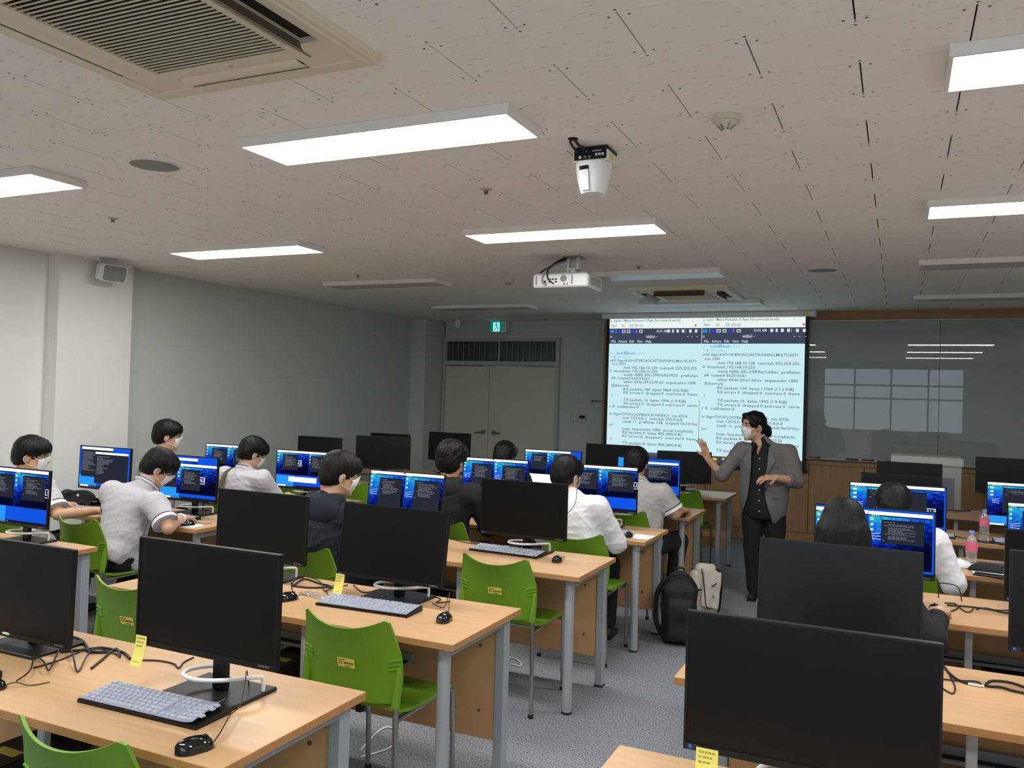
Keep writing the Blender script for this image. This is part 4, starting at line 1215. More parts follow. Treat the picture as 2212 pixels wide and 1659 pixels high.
def key_mb(w, cx_=0, cy=0, z=0, mb=None):
    mb = mb or MB()
    a, b = w * KU / 2 - 0.0012, KU / 2 - 0.0012
    mb.add([(cx_ - a, cy - b, z), (cx_ + a, cy - b, z), (cx_ + a, cy + b, z), (cx_ - a, cy + b, z), (cx_ - a + .002, cy - b + .0015, z + .0055), (cx_ + a - .002, cy - b + .0015, z + .0055), (cx_ + a - .002, cy + b - .003, z + .0055), (cx_ - a + .002, cy + b - .003, z + .0055)],
           [(4, 5, 6, 7), (0, 1, 5, 4), (1, 2, 6, 5), (2, 3, 7, 6), (3, 0, 4, 7)])
    return mb
KMESH = {}
KBX = MB().add([(-0.217, -0.066, 0), (0.217, -0.066, 0), (0.217, 0.066, 0), (-0.217, 0.066, 0), (-0.217, -0.066, 0.010), (0.217, -0.066, 0.010), (0.217, 0.066, 0.021), (-0.217, 0.066, 0.021)],
               [(0, 3, 2, 1), (4, 5, 6, 7), (0, 1, 5, 4), (1, 2, 6, 5), (2, 3, 7, 6), (3, 0, 4, 7)]).mesh('tray', ['black'], 0)
slope = (0.021 - 0.010) / 0.132
def sheet_fn(peel):
    def f(u, v, o):
        x = -0.211 + 0.422 * u; y = -0.062 + 0.124 * v
        z = 0.0118 + slope * (y + 0.066) + o
        if peel and u > 0.86: z += 0.020 * ((u - 0.86) / 0.14) ** 2 * (0.35 + 0.65 * v); x -= 0.010 * ((u - 0.86) / 0.14) ** 2
        return (x, y, z)
    return f
def keyboard(label, x, y, rz, fine, peel=False):
    t = thing('keyboard', label, 'keyboard', (x, y, DESK_Z), RAD(rz), 'desk keyboards')
    put('tray', KBX, t)
    f = sheet_fn(peel)
    cv = part('cover', MB().grid(lambda u, v: f(u, v, 0.001), 28, 6, thick=lambda u, v: f(u, v, 0.0)), 'cover', t)
    joined = MB()
    for i, row in enumerate(KROWS):
        yy = 0.049 - i * KU - (0.004 if i else 0)
        for (kx, w) in row:
            cx_ = -0.210 + (kx + w / 2) * KU
            z = 0.0122 + slope * (yy + 0.066)
            if peel and cx_ > 0.160:
                z += 0.020 * ((cx_ - 0.152) / 0.06) ** 2 * (0.35 + 0.65 * (yy + 0.062) / 0.124)
            if fine:
                if w not in KMESH: KMESH[w] = key_mb(w).mesh('key', ['keys'], 0)
                put('key', KMESH[w], t, (cx_, yy, z))
            else: key_mb(w, cx_, yy, z, joined)
    if not fine: part('keys', joined, 'keys', t, smooth=0)['kind'] = 'stuff'
    return t
keyboard('grey covered keyboard with a lifted corner on the nearest middle desk', -1.868, 1.725, 1.5, True, True)
keyboard('grey covered keyboard behind the green chair on the second middle desk', -1.98, 2.935, 3, True)
keyboard('grey covered keyboard under the dark monitor on the third middle desk', -2.01, 4.36, -3, True)
keyboard('keyboard corner at the left frame edge on the nearest middle desk', -2.66, 1.60, 4, False)
keyboard('grey keyboard beside the white shirted student', -1.82, 5.35, 0, False)
keyboard('grey keyboard under the hands of the bent student', -4.48, 4.22, 0, False)
keyboard('grey keyboard under the leftmost student\'s hands', -5.15, 4.12, 3, False)
keyboard('grey keyboard on the fifth right desk behind the water bottle', 0.16, 6.60, 0, False)
keyboard('grey keyboard on the fifth right desk near the blue phone', 0.82, 6.55, 0, False)
keyboard('grey keyboard under the long haired student\'s monitor', -0.12, 4.17, 0, False)
keyboard('grey keyboard beside the grey shirted student near the presenter', -1.95, 6.58, 0, False)

# ------------------------------------------------------------------ mice
def mouse_fn(u, v):
    # v around from left to right over the top, u along the length (front = +y)
    a = math.pi * v
    y = -0.056 + 0.112 * u
    w = 0.034 * (max(0.0, 1 - abs(2 * u - 1) ** 2.4)) ** 0.5 * (1 - 0.10 * math.sin(math.pi * u) ** 2 * (1 if u > .4 else .6))
    h = 0.038 * (max(0.0, 1 - abs((u - 0.44) / 0.56) ** 2.2)) ** 0.5
    return (-w * math.cos(a), y, 0.001 + h * math.sin(a) ** 0.8)
mm_body = MB().grid(mouse_fn, 18, 14).mesh('body', ['gloss'], 60)
mm_wheel = MB().tube([(-0.004, 0.03, 0.028), (0.004, 0.03, 0.028)], 0.009, 14).mesh('wheel', ['rubber'])
mm_seam = MB().tube([(0, -0.002 + 0.05 * k / 6, mouse_fn(0.482 + 0.446 * k / 6, 0.5)[2] + 0.0002) for k in range(7)], 0.0008, 5).mesh('button_seam', ['rubber'])
def mouse(label, x, y, rz, cord=None):
    t = thing('mouse', label, 'mouse', (x, y, DESK_Z), RAD(rz), 'computer mice')
    put('body', mm_body, t); put('wheel', mm_wheel, t); put('button_seam', mm_seam, t); t.scale = (0.9, 0.88, 0.92)
    if cord is None: cord = [(0, 0.05, 0.008), (0.005, 0.08, 0.015), (0.02, 0.12, 0.004), (0.01, 0.18, 0.003)]
    part('cord', MB().tube(smoothpath(cord), 0.0018, 6), 'cable', t)
mouse('glossy black mouse on the nearest middle desk', -1.562, 1.575, -22, [(0, 0.055, 0.008), (-0.03, 0.09, 0.02), (-0.10, 0.15, 0.03), (-0.18, 0.22, 0.02), (-0.25, 0.27, 0.05), (-0.30, 0.30, 0.08), (-0.33, 0.325, 0.02), (-0.36, 0.34, 0.018)])
mouse('glossy black mouse at the left frame edge', -2.385, 1.595, -35)
mouse('glossy black mouse at the right end of the second middle desk', -1.612, 2.92, 8, [(0, 0.055, 0.008), (-0.01, 0.08, 0.05), (-0.03, 0.14, 0.09), (-0.05, 0.17, 0.06), (-0.08, 0.20, 0.006), (-0.16, 0.26, 0.004)])
mouse('glossy black mouse left of the note on the second middle desk', -2.345, 2.865, -18)
mouse('glossy black mouse at the right end of the third middle desk', -1.672, 4.28, 10)
mouse('glossy black mouse on white paper on the fourth middle desk', -1.575, 5.30, 5)
mouse('glossy black mouse on the third left desk corner', -4.15, 4.06, -20)
mouse('black mouse under the hand of the student near the presenter', -1.50, 6.47, 0)
mouse('black mouse under the black sleeved hand', 0.165, 4.17, 0)

# ------------------------------------------------------------------ computers under the desks
pc_body = MB().box(-0.085, 0.085, -0.19, 0.19, 0.012, 0.44, ch=0.004).mesh('case', ['black'])
pc_front = MB().box(-0.08, 0.08, -0.196, -0.19, 0.02, 0.43).mesh('front_panel', ['gloss'])
pc_foot = MB().box(-0.08, 0.08, -0.17, -0.14, 0, 0.012).box(-0.08, 0.08, 0.14, 0.17, 0, 0.012).mesh('feet', ['rubber'])
pc_lab = MB().box(-0.05, 0.05, -0.02, 0.02, 0.44, 0.4406).mesh('label_sticker', ['sticker'])
pc_btn = MB().tube([(0.05, -0.196, 0.40), (0.05, -0.198, 0.40)], 0.008, 12).mesh('power_button', ['satin'])
for x, y, lb in ((-2.43, 2.98, 'second middle desk, behind the empty green chair'), (-2.95, 2.98, 'second middle desk, left side'), (-2.55, 1.83, 'nearest middle desk'), (-2.50, 4.28, 'third middle desk'),
                 (-2.62, 5.48, 'fourth middle desk'), (0.03, 4.28, 'third right desk, left one'), (0.46, 4.28, 'third right desk, right one'),
                 (0.06, 3.05, 'second right desk, left one'), (0.42, 3.05, 'second right desk, right one'), (0.12, 5.46, 'fourth right desk'), (0.15, 6.70, 'fifth right desk'), (-4.6, 4.28, 'third left desk')):
    t = thing('computer_tower', 'black computer tower with yellow label under the %s' % lb, 'computer', (x, y, 0), 0, 'computers under the desks')
    put('case', pc_body, t); put('front_panel', pc_front, t); put('feet', pc_foot, t); put('label_sticker', pc_lab, t, (0, -0.05, 0)); put('power_button', pc_btn, t)

# ------------------------------------------------------------------ cables on the desks and floor
def cable(label, pts, r=0.0026, m='cable', jit=0.0):
    rn = random.Random(len(label) * 31 + len(pts))
    P = [(p[0], p[1], (p[2] if len(p) > 2 else DESK_Z + r + 0.0005 + (rn.random() * jit))) for p in pts]
    o = part('cable', MB().tube(smoothpath(P), r, 7), m)
    return tag(o, label, 'cable', 'loose cables')
cable('zigzag black mouse cable across the nearest middle desk', [(-2.352, 1.66), (-2.38, 1.72), (-2.457, 1.786), (-2.516, 1.835), (-2.416, 1.793), (-2.353, 1.766), (-2.507, 1.911), (-2.581, 1.999), (-2.415, 1.894), (-2.292, 1.817), (-2.376, 1.916), (-2.417, 1.981), (-2.352, 2.001), (-2.298, 1.979)], jit=0.02)
cable('thick black cable bundle near the note on the nearest middle desk', [(-2.513, 1.926), (-2.47, 1.969), (-2.434, 2.018), (-2.373, 2.025), (-2.324, 2.017), (-2.258, 1.984)], 0.0045)
cable('black cable crossing under the bundle on the nearest middle desk', [(-2.443, 1.778), (-2.441, 1.861), (-2.459, 1.938), (-2.461, 1.983), (-2.42, 1.962)])
cable('short black cable end pointing forward on the nearest middle desk', [(-2.285, 1.86), (-2.325, 1.929), (-2.387, 2.036), (-2.31, 1.989)], 0.004)
cable('black cable coming over the rear edge by the left frame edge', [(-2.651, 2.058), (-2.569, 2.046), (-2.481, 2.0), (-2.433, 1.972), (-2.37, 1.999)], 0.0045)
cable('black cable between the note and the monitor foot on the nearest desk', [(-2.221, 1.997), (-2.168, 2.02), (-2.105, 2.021), (-2.059, 1.998), (-2.09, 2.05), (-2.10, 2.10)])
cable('mouse cable curling up on the second middle desk', [(-2.38, 2.94), (-2.45, 3.02), (-2.514, 3.15), (-2.49, 3.22), (-2.407, 3.179), (-2.292, 3.05), (-2.327, 3.16)], jit=0.03)
cable('black cable coil on the second middle desk', [(-2.481, 3.064), (-2.531, 3.209), (-2.418, 3.172), (-2.338, 3.153), (-2.386, 3.089), (-2.47, 3.071), (-2.523, 3.106)], 0.004)
cable('black cable under the yellow note on the second middle desk', [(-2.22, 2.99), (-2.265, 3.034), (-2.315, 3.1), (-2.305, 3.174), (-2.289, 3.218)])
cable('black cable at the monitor foot on the second middle desk', [(-2.267, 3.232), (-2.146, 3.14), (-2.12, 3.23)])
cable('black cable running behind the keyboard to the desk end', [(-2.13, 3.20), (-2.08, 3.235), (-1.82, 3.23), (-1.78, 3.15), (-1.74, 3.20)])
cable('black cable on the third middle desk behind the keyboard', [(-2.50, 4.565), (-2.451, 4.55), (-2.326, 4.50), (-2.258, 4.50)])
cable('tangled black cable by the dark monitor on the third middle desk', [(-2.338, 4.54), (-2.281, 4.53), (-2.23, 4.52), (-2.19, 4.56), (-2.10, 4.53)])
cable('black cable loop beside the black sleeved hand', [(0.213, 4.36), (0.252, 4.371), (0.267, 4.306), (0.234, 4.202), (0.211, 4.2)], 0.003)
cable('long black cable along the third right desk', [(0.221, 4.315), (0.287, 4.331), (0.353, 4.334), (0.398, 4.325), (0.445, 4.295), (0.502, 4.295)], 0.004)
cable('black cable lying beside the long one on the third right desk', [(0.337, 4.30), (0.373, 4.358), (0.417, 4.337), (0.475, 4.372), (0.52, 4.46)])
cable('thin black cable hump on the third right desk', [(0.271, 4.296), (0.29, 4.224), (0.314, 4.251), (0.33, 4.36)])
cable('black cable arching behind the hand on the third right desk', [(0.19, 4.42, 0.73), (0.19, 4.43, 0.79), (0.22, 4.43, 0.80), (0.27, 4.42, 0.79), (0.285, 4.40, 0.73)])
cable('thick black cable from the rear edge of the second right desk', [(0.157, 3.32), (0.173, 3.229), (0.194, 3.16), (0.213, 3.138), (0.229, 3.128), (0.262, 3.129)], 0.004)
cable('thin looped black cable on the second right desk', [(0.168, 3.283), (0.184, 3.103), (0.182, 3.033), (0.173, 2.996), (0.156, 3.019), (0.139, 3.052)])
cable('black cable beside the white strip on the second right desk', [(0.143, 3.137), (0.193, 3.146), (0.242, 3.168), (0.262, 3.159), (0.264, 3.129)])
cable('thick black cable hooking back on the second right desk', [(0.389, 3.181), (0.353, 3.212), (0.306, 3.204), (0.286, 3.173), (0.279, 3.131), (0.32, 3.142), (0.35, 3.122), (0.381, 3.115)], 0.004)
cable('white network cable loop on the floor under the second middle desk', [(-2.166, 3.184, 0.005), (-2.208, 3.363, 0.005), (-2.209, 3.45, 0.005), (-2.159, 3.448, 0.006), (-2.104, 3.382, 0.006), (-2.063, 3.276, 0.006), (-2.086, 3.193, 0.005), (-2.122, 3.122, 0.005)], 0.004, 'whitecable')
cable('white network cable loop on the floor under the third middle desk', [(-2.145, 4.726, 0.005), (-2.095, 4.72, 0.005), (-2.033, 4.652, 0.006), (-2.024, 4.608, 0.006), (-2.077, 4.611, 0.005)], 0.004, 'whitecable')
cable('black cables on the fifth right desk by the lectern', [(0.10, 8.42), (0.20, 8.35), (0.30, 8.45), (0.45, 8.30), (0.60, 8.40)], 0.005)
cable('black cable loop on the fourth right desk beside the clear bag', [(0.24, 5.62), (0.34, 5.55), (0.46, 5.62), (0.60, 5.58)], 0.004)
cable('black cable on the fifth right desk beside the bottle', [(0.30, 6.75), (0.42, 6.62), (0.52, 6.52)], 0.003)
cable('white cable strip on the second right desk', [(0.225, 3.122), (0.27, 3.120)], 0.004, 'whitecable')
cable('black cables beside the turned monitor on the fifth left desk', [(-4.30, 6.86), (-4.22, 6.80), (-4.12, 6.88), (-4.05, 6.78)], 0.004)
cable('black cable on the farthest left desk by the door', [(-4.85, 8.40), (-4.72, 8.30), (-4.60, 8.42), (-4.35, 8.36)], 0.004)

# ------------------------------------------------------------------ notes, paper, small things
def note(label, x, y, z, w, h, ang, tilt):
    t = thing('sticky_note', label, 'note', (x, y, z), RAD(ang), 'yellow sticky notes')
    nb = MB().grid(lambda u, v: ((u - 0.5) * w, -0.022 * v * v - 0.002, -h * v), 4, 8, thick=lambda u, v: ((u - 0.5) * w, -0.022 * v * v - 0.0014, -h * v))
    part('paper', nb, 'note', t)
    ink = MB(); rn = random.Random(3)
    for k in range(3):
        e = -0.38
        while e < 0.3 - 0.1 * k:
            l = 0.05 + 0.12 * rn.random(); v = 0.10 + 0.13 * k
            ink.box(e * w, (e + l) * w, -0.022 * v * v - 0.0028, -0.022 * v * v - 0.0021, -h * v - 0.0025, -h * v + 0.0018); e += l + 0.05
    v = 0.86; ink.box(-0.3 * w, 0.25 * w, -0.022 * v * v - 0.003, -0.022 * v * v - 0.0021, -h * v - 0.0015, -h * v)
    part('handwriting', ink, 'faintink', t)
note('yellow handwritten note hanging from the nearest left dark monitor', -2.036, 1.8285, 0.872, 0.044, 0.085, 0, 0)
note('yellow handwritten note hanging from the second middle desk\'s monitor', -2.209, 3.0478, 0.815, 0.046, 0.085, 0, 0)
note('yellow handwritten note under the large dark monitor at lower right', -0.38, 1.9478, 0.826, 0.05, 0.085, 0, 0)
t = thing('label_strip', 'yellow label strip on the second right monitor\'s lower edge', 'label', (-0.39, 3.0975, 0.826))
part('strip', MB().box(-0.024, 0.024, -0.003, 0.003, -0.006, 0.006, ch=0.001), 'note', t)
pp = part('paper_sheet', MB().grid(lambda u, v: (-0.12 + 0.25 * u, -0.09 + 0.17 * v, 0.0012 + 0.002 * math.sin(3 * u) * v), 6, 6, thick=lambda u, v: (-0.12 + 0.25 * u, -0.09 + 0.17 * v, 0.0006 + 0.002 * math.sin(3 * u) * v)), 'paper', None, (-1.565, 5.36, DESK_Z), (0, 0, RAD(-4)))
tag(pp, 'white paper sheet under the mouse on the fourth middle desk', 'paper')
pp = part('paper_sheet', MB().grid(lambda u, v: (-0.12 + 0.24 * u, -0.09 + 0.18 * v, 0.0012 + 0.002 * math.sin(4 * u) * v), 6, 6, thick=lambda u, v: (-0.12 + 0.24 * u, -0.09 + 0.18 * v, 0.0006 + 0.002 * math.sin(4 * u) * v)), 'paper', None, (0.51, 5.28, DESK_Z), (0, 0, RAD(3)))
tag(pp, 'white paper sheet under the phone on the fourth right desk', 'paper')
pp = part('paper_sheet', MB().grid(lambda u, v: (-0.09 + 0.2 * u, -0.06 + 0.12 * v, 0.0012 + 0.002 * math.sin(4 * u) * v), 6, 6, thick=lambda u, v: (-0.09 + 0.2 * u, -0.06 + 0.12 * v, 0.0006 + 0.002 * math.sin(4 * u) * v)), 'paper', None, (-4.17, 4.06, DESK_Z), (0, 0, RAD(8)))
tag(pp, 'white paper sheet under the mouse on the third left desk', 'paper')

def bottle(label, x, y, z=DESK_Z):
    t = thing('water_bottle', label, 'bottle', (x, y, z), 0, 'water bottles')
    prof = [(0.028, 0.0), (0.031, 0.006), (0.031, 0.02), (0.029, 0.026), (0.031, 0.032), (0.029, 0.042), (0.031, 0.052), (0.029, 0.062), (0.031, 0.072), (0.029, 0.082), (0.031, 0.09), (0.031, 0.140), (0.029, 0.150), (0.020, 0.172), (0.013, 0.182), (0.013, 0.192)]
    part('flask', MB().lathe(prof, 20), 'pet', t, smooth=60)
    part('wrapper', MB().lathe([(0.0316, 0.092), (0.0318, 0.095), (0.0318, 0.138), (0.0316, 0.141)], 20), 'pink', t)
    part('cap', MB().lathe([(0.0145, 0.187), (0.015, 0.190), (0.015, 0.204), (0.013, 0.207)], 18), 'bluecap', t)
bottle('water bottle with pink label on the fourth right desk, nearer one', 0.395, 5.44)
bottle('water bottle with pink label on the fifth right desk, farther one', 0.559, 6.66)
bottle('water bottle with pink label behind the dark jacketed student', -4.13, 5.45)
def phone(label, x, y, rz, m, s=1.0, z=DESK_Z):
    t = thing('phone', label, 'phone', (x, y, z), RAD(rz))
    part('body', MB().box(-0.036 * s, 0.036 * s, -0.074 * s, 0.074 * s, 0, 0.009, ch=0.003), m, t)
    part('glass', MB().box(-0.033 * s, 0.033 * s, -0.071 * s, 0.071 * s, 0.0088, 0.0094), 'phone', t)
phone('black phone lying on the white paper of the fourth right desk', 0.465, 5.20, 78, 'black', 1.0, DESK_Z + 0.002)
phone('blue cased phone behind the black pouch', 0.525, 5.49, 80, 'bluecase')
phone('dark blue phone on the fifth right desk', 0.575, 6.50, 82, 'navy')
phone('black phone beside the dark blue one on the fifth right desk', 0.70, 6.46, 80, 'black', 0.9)
t = thing('pencil_pouch', 'black soft pencil pouch on the fourth right desk', 'pouch', (0.47, 5.34, DESK_Z), RAD(-8))
part('body', MB().grid(lambda u, v: (-0.095 + 0.19 * u, -0.035 * math.cos(math.pi * v) * (1 - abs(2 * u - 1) ** 4 * 0.4), 0.002 + 0.042 * math.sin(math.pi * v) * (1 - abs(2 * u - 1) ** 4 * 0.7)), 14, 10), 'bagblack', t, smooth=60)
part('zip', MB().tube([(-0.085, 0.0, 0.042), (0, 0, 0.0455), (0.085, 0, 0.042)], 0.0022, 6), 'satin', t)
t = thing('plastic_bag', 'translucent white plastic pouch on the fourth right desk', 'bag', (0.325, 5.40, DESK_Z), RAD(10))
part('film', MB().grid(lambda u, v: (-0.08 + 0.16 * u, -0.045 * math.cos(math.pi * v), 0.002 + 0.045 * math.sin(math.pi * v) * (1 - abs(2 * u - 1) ** 3) + 0.003 * math.sin(19 * u + 7 * v)), 18, 12), mat('cloudy_film', srgb(232, 232, 236), 0.3), t, smooth=60)
part('fold', MB().tube(smoothpath([(-0.075, -0.03, 0.006), (-0.02, -0.045, 0.010), (0.05, -0.04, 0.008)]), 0.004, 6), 'paper', t)
t = thing('plastic_wrapper', 'crumpled clear wrapper behind the mouse on the second middle desk', 'wrapper', (-2.30, 2.985, DESK_Z), RAD(-10))
rn = random.Random(5)
hh = [[0.003 + 0.012 * rn.random() for _ in range(9)] for _ in range(13)]
part('film', MB().grid(lambda u, v: (-0.075 + 0.15 * u, -0.03 + 0.06 * v, hh[int(round(u * 12))][int(round(v * 8))] * (1 if 0 < u < 1 and 0 < v < 1 else 0.2)), 12, 8), 'pet', t, smooth=20)
part('seal_strip', MB().box(-0.075, -0.068, -0.03, 0.03, 0.0005, 0.0025), 'paper', t)
# black jacket heaped on the third left desk
t = thing('black_jacket', 'black jacket heaped on the third left desk with a white emblem', 'jacket', (-5.53, 4.37, DESK_Z), RAD(-4))
def jack(u, v):
    a = math.pi * v
    r = 1 - 0.25 * abs(2 * u - 1) ** 3
    n = 0.012 * math.sin(9 * u + 5 * v) + 0.010 * math.sin(17 * u - 8 * v)
    return (-0.20 + 0.40 * u, -0.11 * math.cos(a) * r + n * 0.4, max(0.0015, 0.105 * math.sin(a) * r * (0.75 + 0.25 * math.sin(5 * u + 1)) + n))
part('cloth', MB().grid(jack, 30, 20), 'bagblack', t, smooth=60)
part('emblem', MB().ellipsoid((-0.06, -0.082, 0.085), (0.035, 0.012, 0.016), 14, 8), 'navy', t)
part('white_badge', MB().ellipsoid((0.08, -0.09, 0.075), (0.014, 0.006, 0.010), 10, 6), 'paper', t)

# ------------------------------------------------------------------ lectern behind the farthest right desk
t = thing('lectern', 'white and grey lectern standing in front of the glass board', 'lectern', (0.26, 9.05, 0))
part('body', MB().box(-0.30, 0.30, -0.04, 0.36, 0.02, 1.06, ch=0.006), mat('lectern_white', srgb(206, 204, 202), 0.5), t)
part('top_lid', MB().box(-0.315, 0.315, -0.06, 0.40, 1.06, 1.145, ch=0.012), 'lampbody', t)
part('front_panel', MB().box(-0.20, 0.24, -0.046, -0.04, 0.25, 0.95, ch=0.003), 'greyplastic', t)
part('plinth', MB().box(-0.28, 0.28, -0.02, 0.34, 0.0, 0.02), 'black', t)

# ------------------------------------------------------------------ signed-distance modelling for people and bags
class Vol:
    def __init__(s, lo, hi, h):
        s.h = h
        s.lo = np.array(lo, float) - 2.5 * h
        n = np.ceil((np.array(hi, float) + 2.5 * h - s.lo) / h).astype(int) + 1
        s.n = n
        s.ax = [s.lo[i] + h * np.arange(n[i]) for i in range(3)]
        s.g = np.full(n, 0.2, dtype=np.float32)
    def sub(s, lo, hi):
        a = np.clip(np.floor((np.array(lo) - s.lo) / s.h).astype(int), 0, s.n - 1)
        b = np.clip(np.ceil((np.array(hi) - s.lo) / s.h).astype(int) + 1, 1, s.n)
        if np.any(b <= a): return None
        sl = tuple(slice(a[i], b[i]) for i in range(3))
        P = np.meshgrid(s.ax[0][sl[0]], s.ax[1][sl[1]], s.ax[2][sl[2]], indexing='ij')
        return sl, np.stack(P, -1).astype(np.float32)
    def join(s, lo, hi, fn, k=0.012, cut=False):
        m = max(0.03, 2.5 * k)
        q = s.sub(np.array(lo) - m, np.array(hi) + m)
        if q is None: return
        sl, P = q
        d = fn(P); g = s.g[sl]
        if cut: s.g[sl] = np.maximum(g, -d); return
        h = np.clip(0.5 + 0.5 * (g - d) / k, 0, 1)
        s.g[sl] = g * (1 - h) + d * h - k * h * (1 - h)
    def cone(s, a, b, ra, rb, k=0.012, flat0=False, flat1=False, sq=None):
        a = np.array(a, float); b = np.array(b, float); ab = b - a; L = np.linalg.norm(ab); u = ab / L
        R0 = max(ra, rb)
        def fn(P):
            q = P - a
            tt = (q @ u)
            t = np.clip(tt / L, 0, 1)
            d = np.linalg.norm(q - t[..., None] * ab, axis=-1) - (ra + (rb - ra) * t)
            if flat0: d = np.maximum(d, -tt)
            if flat1: d = np.maximum(d, tt - L)
            return d
        s.join(np.minimum(a, b) - R0, np.maximum(a, b) + R0, fn, k)
    def ell(s, c, r, rot=None, k=0.012, cut=False):
        c = np.array(c, float); r = np.array(r, float); R0 = r.max()
        Rm = np.eye(3) if rot is None else np.array(rot, float)
        def fn(P):
            q = (P - c) @ Rm
            k0 = np.linalg.norm(q / r, axis=-1); k1 = np.linalg.norm(q / (r * r), axis=-1)
            return k0 * (k0 - 1) / np.maximum(k1, 1e-6)
        s.join(c - R0, c + R0, fn, k, cut)
    def rbox(s, c, half, rad, rot=None, k=0.01, cut=False):
        c = np.array(c, float); half = np.array(half, float); R0 = np.linalg.norm(half)
        Rm = np.eye(3) if rot is None else np.array(rot, float)
        def fn(P):
            q = np.abs((P - c) @ Rm) - (half - rad)
            return np.linalg.norm(np.maximum(q, 0), axis=-1) + np.minimum(q.max(-1), 0) - rad
        s.join(c - R0, c + R0, fn, k, cut)
    def keep(s, p, n):
        # drop everything on the side that n points to
        n = np.array(n, float); n /= np.linalg.norm(n); p = np.array(p, float)
        X = (s.ax[0] - p[0])[:, None, None] * n[0] + (s.ax[1] - p[1])[None, :, None] * n[1] + (s.ax[2] - p[2])[None, None, :] * n[2]
        s.g = np.maximum(s.g, X.astype(np.float32))
    def wrinkle(s, amp, freq, seed, stretch=(1, 1, 1)):
        r = np.random.RandomState(seed)
        X, Y, Z = np.meshgrid(*s.ax, indexing='ij', sparse=True)
        w = np.zeros(s.n, np.float32)
        for k in range(5):
            d = r.normal(size=3) * np.array(stretch); d /= np.linalg.norm(d)
            f = freq * (0.7 + 1.1 * r.rand()); ph = r.rand() * 6.28
            e = r.normal(size=3); e /= np.linalg.norm(e)
            w += np.sin(f * (X * d[0] + Y * d[1] + Z * d[2]) + ph + 1.3 * np.sin(0.45 * f * (X * e[0] + Y * e[1] + Z * e[2]) + 2 * ph)).astype(np.float32)
        s.g += amp * 0.45 * w
    def crease(s, amp, freq, seed, stretch=(1, 1, 1)):
        # sharp cloth folds: thin ridges along warped planes, faded in patches
        r = np.random.RandomState(seed)
        X, Y, Z = np.meshgrid(*s.ax, indexing='ij', sparse=True)
        w = np.zeros(s.n, np.float32)
        for k in range(4):
            d = r.normal(size=3) * np.array(stretch); d /= np.linalg.norm(d)
            e = r.normal(size=3); e /= np.linalg.norm(e); e2 = r.normal(size=3); e2 /= np.linalg.norm(e2)
            f = freq * (0.7 + 0.9 * r.rand()); ph = r.rand(3) * 6.28
            a = f * (X * d[0] + Y * d[1] + Z * d[2]) + ph[0] + 1.6 * np.sin(0.4 * f * (X * e[0] + Y * e[1] + Z * e[2]) + ph[1])
            m = 0.5 + 0.5 * np.sin(0.5 * f * (X * e2[0] + Y * e2[1] + Z * e2[2]) + ph[2])
            w += (m * (1 - np.abs(np.sin(a))) ** 3).astype(np.float32)
        s.g -= amp * w
    def mesh(s, name, m):
        g = s.g; n = s.n; h = s.h
        ins = g < 0
        c = [ins[i:n[0] - 1 + i, j:n[1] - 1 + j, k:n[2] - 1 + k] for i in (0, 1) for j in (0, 1) for k in (0, 1)]
        cnt = sum(x.astype(np.int8) for x in c)
        act = (cnt > 0) & (cnt < 8)
        I, J, K = np.nonzero(act)
        if len(I) == 0: return None
        idx = np.full(act.shape, -1, np.int64); idx[I, J, K] = np.arange(len(I))
        acc = np.zeros((len(I), 3)); num = np.zeros(len(I))
        cor = [(i, j, k) for i in (0, 1) for j in (0, 1) for k in (0, 1)]
        val = {q: g[I + q[0], J + q[1], K + q[2]].astype(float) for q in cor}
        for a in cor:
            for ax in range(3):
                if a[ax]: continue
                b = list(a); b[ax] = 1; b = tuple(b)
                va, vb = val[a], val[b]
                cr = (va < 0) != (vb < 0)
                t = np.where(cr, va / np.where(cr, va - vb, 1), 0)
                p = np.array(a, float)[None, :].repeat(len(I), 0); p[:, ax] += t
                acc += p * cr[:, None]; num += cr
        V = s.lo + h * (np.stack([I, J, K], 1) + acc / num[:, None])
        F = []
        for ax in range(3):
            b, cc = (ax + 1) % 3, (ax + 2) % 3
            sl0 = [slice(0, n[i]) for i in range(3)]; sl1 = list(sl0)
            sl0[ax] = slice(0, n[ax] - 1); sl1[ax] = slice(1, n[ax])
            A = ins[tuple(sl0)]; B = ins[tuple(sl1)]
            for flip, msk in ((False, A & ~B), (True, ~A & B)):
                e = np.stack(np.nonzero(msk), 1)
                ok = (e[:, b] > 0) & (e[:, cc] > 0) & (e[:, b] < n[b] - 1) & (e[:, cc] < n[cc] - 1)
                e = e[ok]
                q = []
                for db, dc in ((0, 0), (1, 0), (1, 1), (0, 1)):
                    o = e.copy(); o[:, b] -= db; o[:, cc] -= dc
                    q.append(idx[o[:, 0], o[:, 1], o[:, 2]])
                q = np.stack(q, 1)
                F.append(q[:, ::-1] if flip else q)
        F = np.concatenate(F)
        me = bpy.data.meshes.new(name)
        me.vertices.add(len(V)); me.vertices.foreach_set('co', V.astype(np.float32).ravel())
        me.loops.add(4 * len(F)); me.loops.foreach_set('vertex_index', F.astype(np.int32).ravel())
        me.polygons.add(len(F)); me.polygons.foreach_set('loop_start', np.arange(0, 4 * len(F), 4, dtype=np.int32))
        me.polygons.foreach_set('use_smooth', np.ones(len(F), bool))
        me.materials.append(M[m] if isinstance(m, str) else m)
        me.update(calc_edges=True)
        return me

def rotm(yaw=0, pitch=0, roll=0):
    # columns: right, forward, up of a head / torso; yaw left positive, pitch up positive, roll right positive
    m = Matrix.Rotation(RAD(yaw), 3, 'Z') @ Matrix.Rotation(RAD(pitch), 3, 'X') @ Matrix.Rotation(RAD(roll), 3, 'Y')
    return np.array([[m[i][j] for j in range(3)] for i in range(3)])

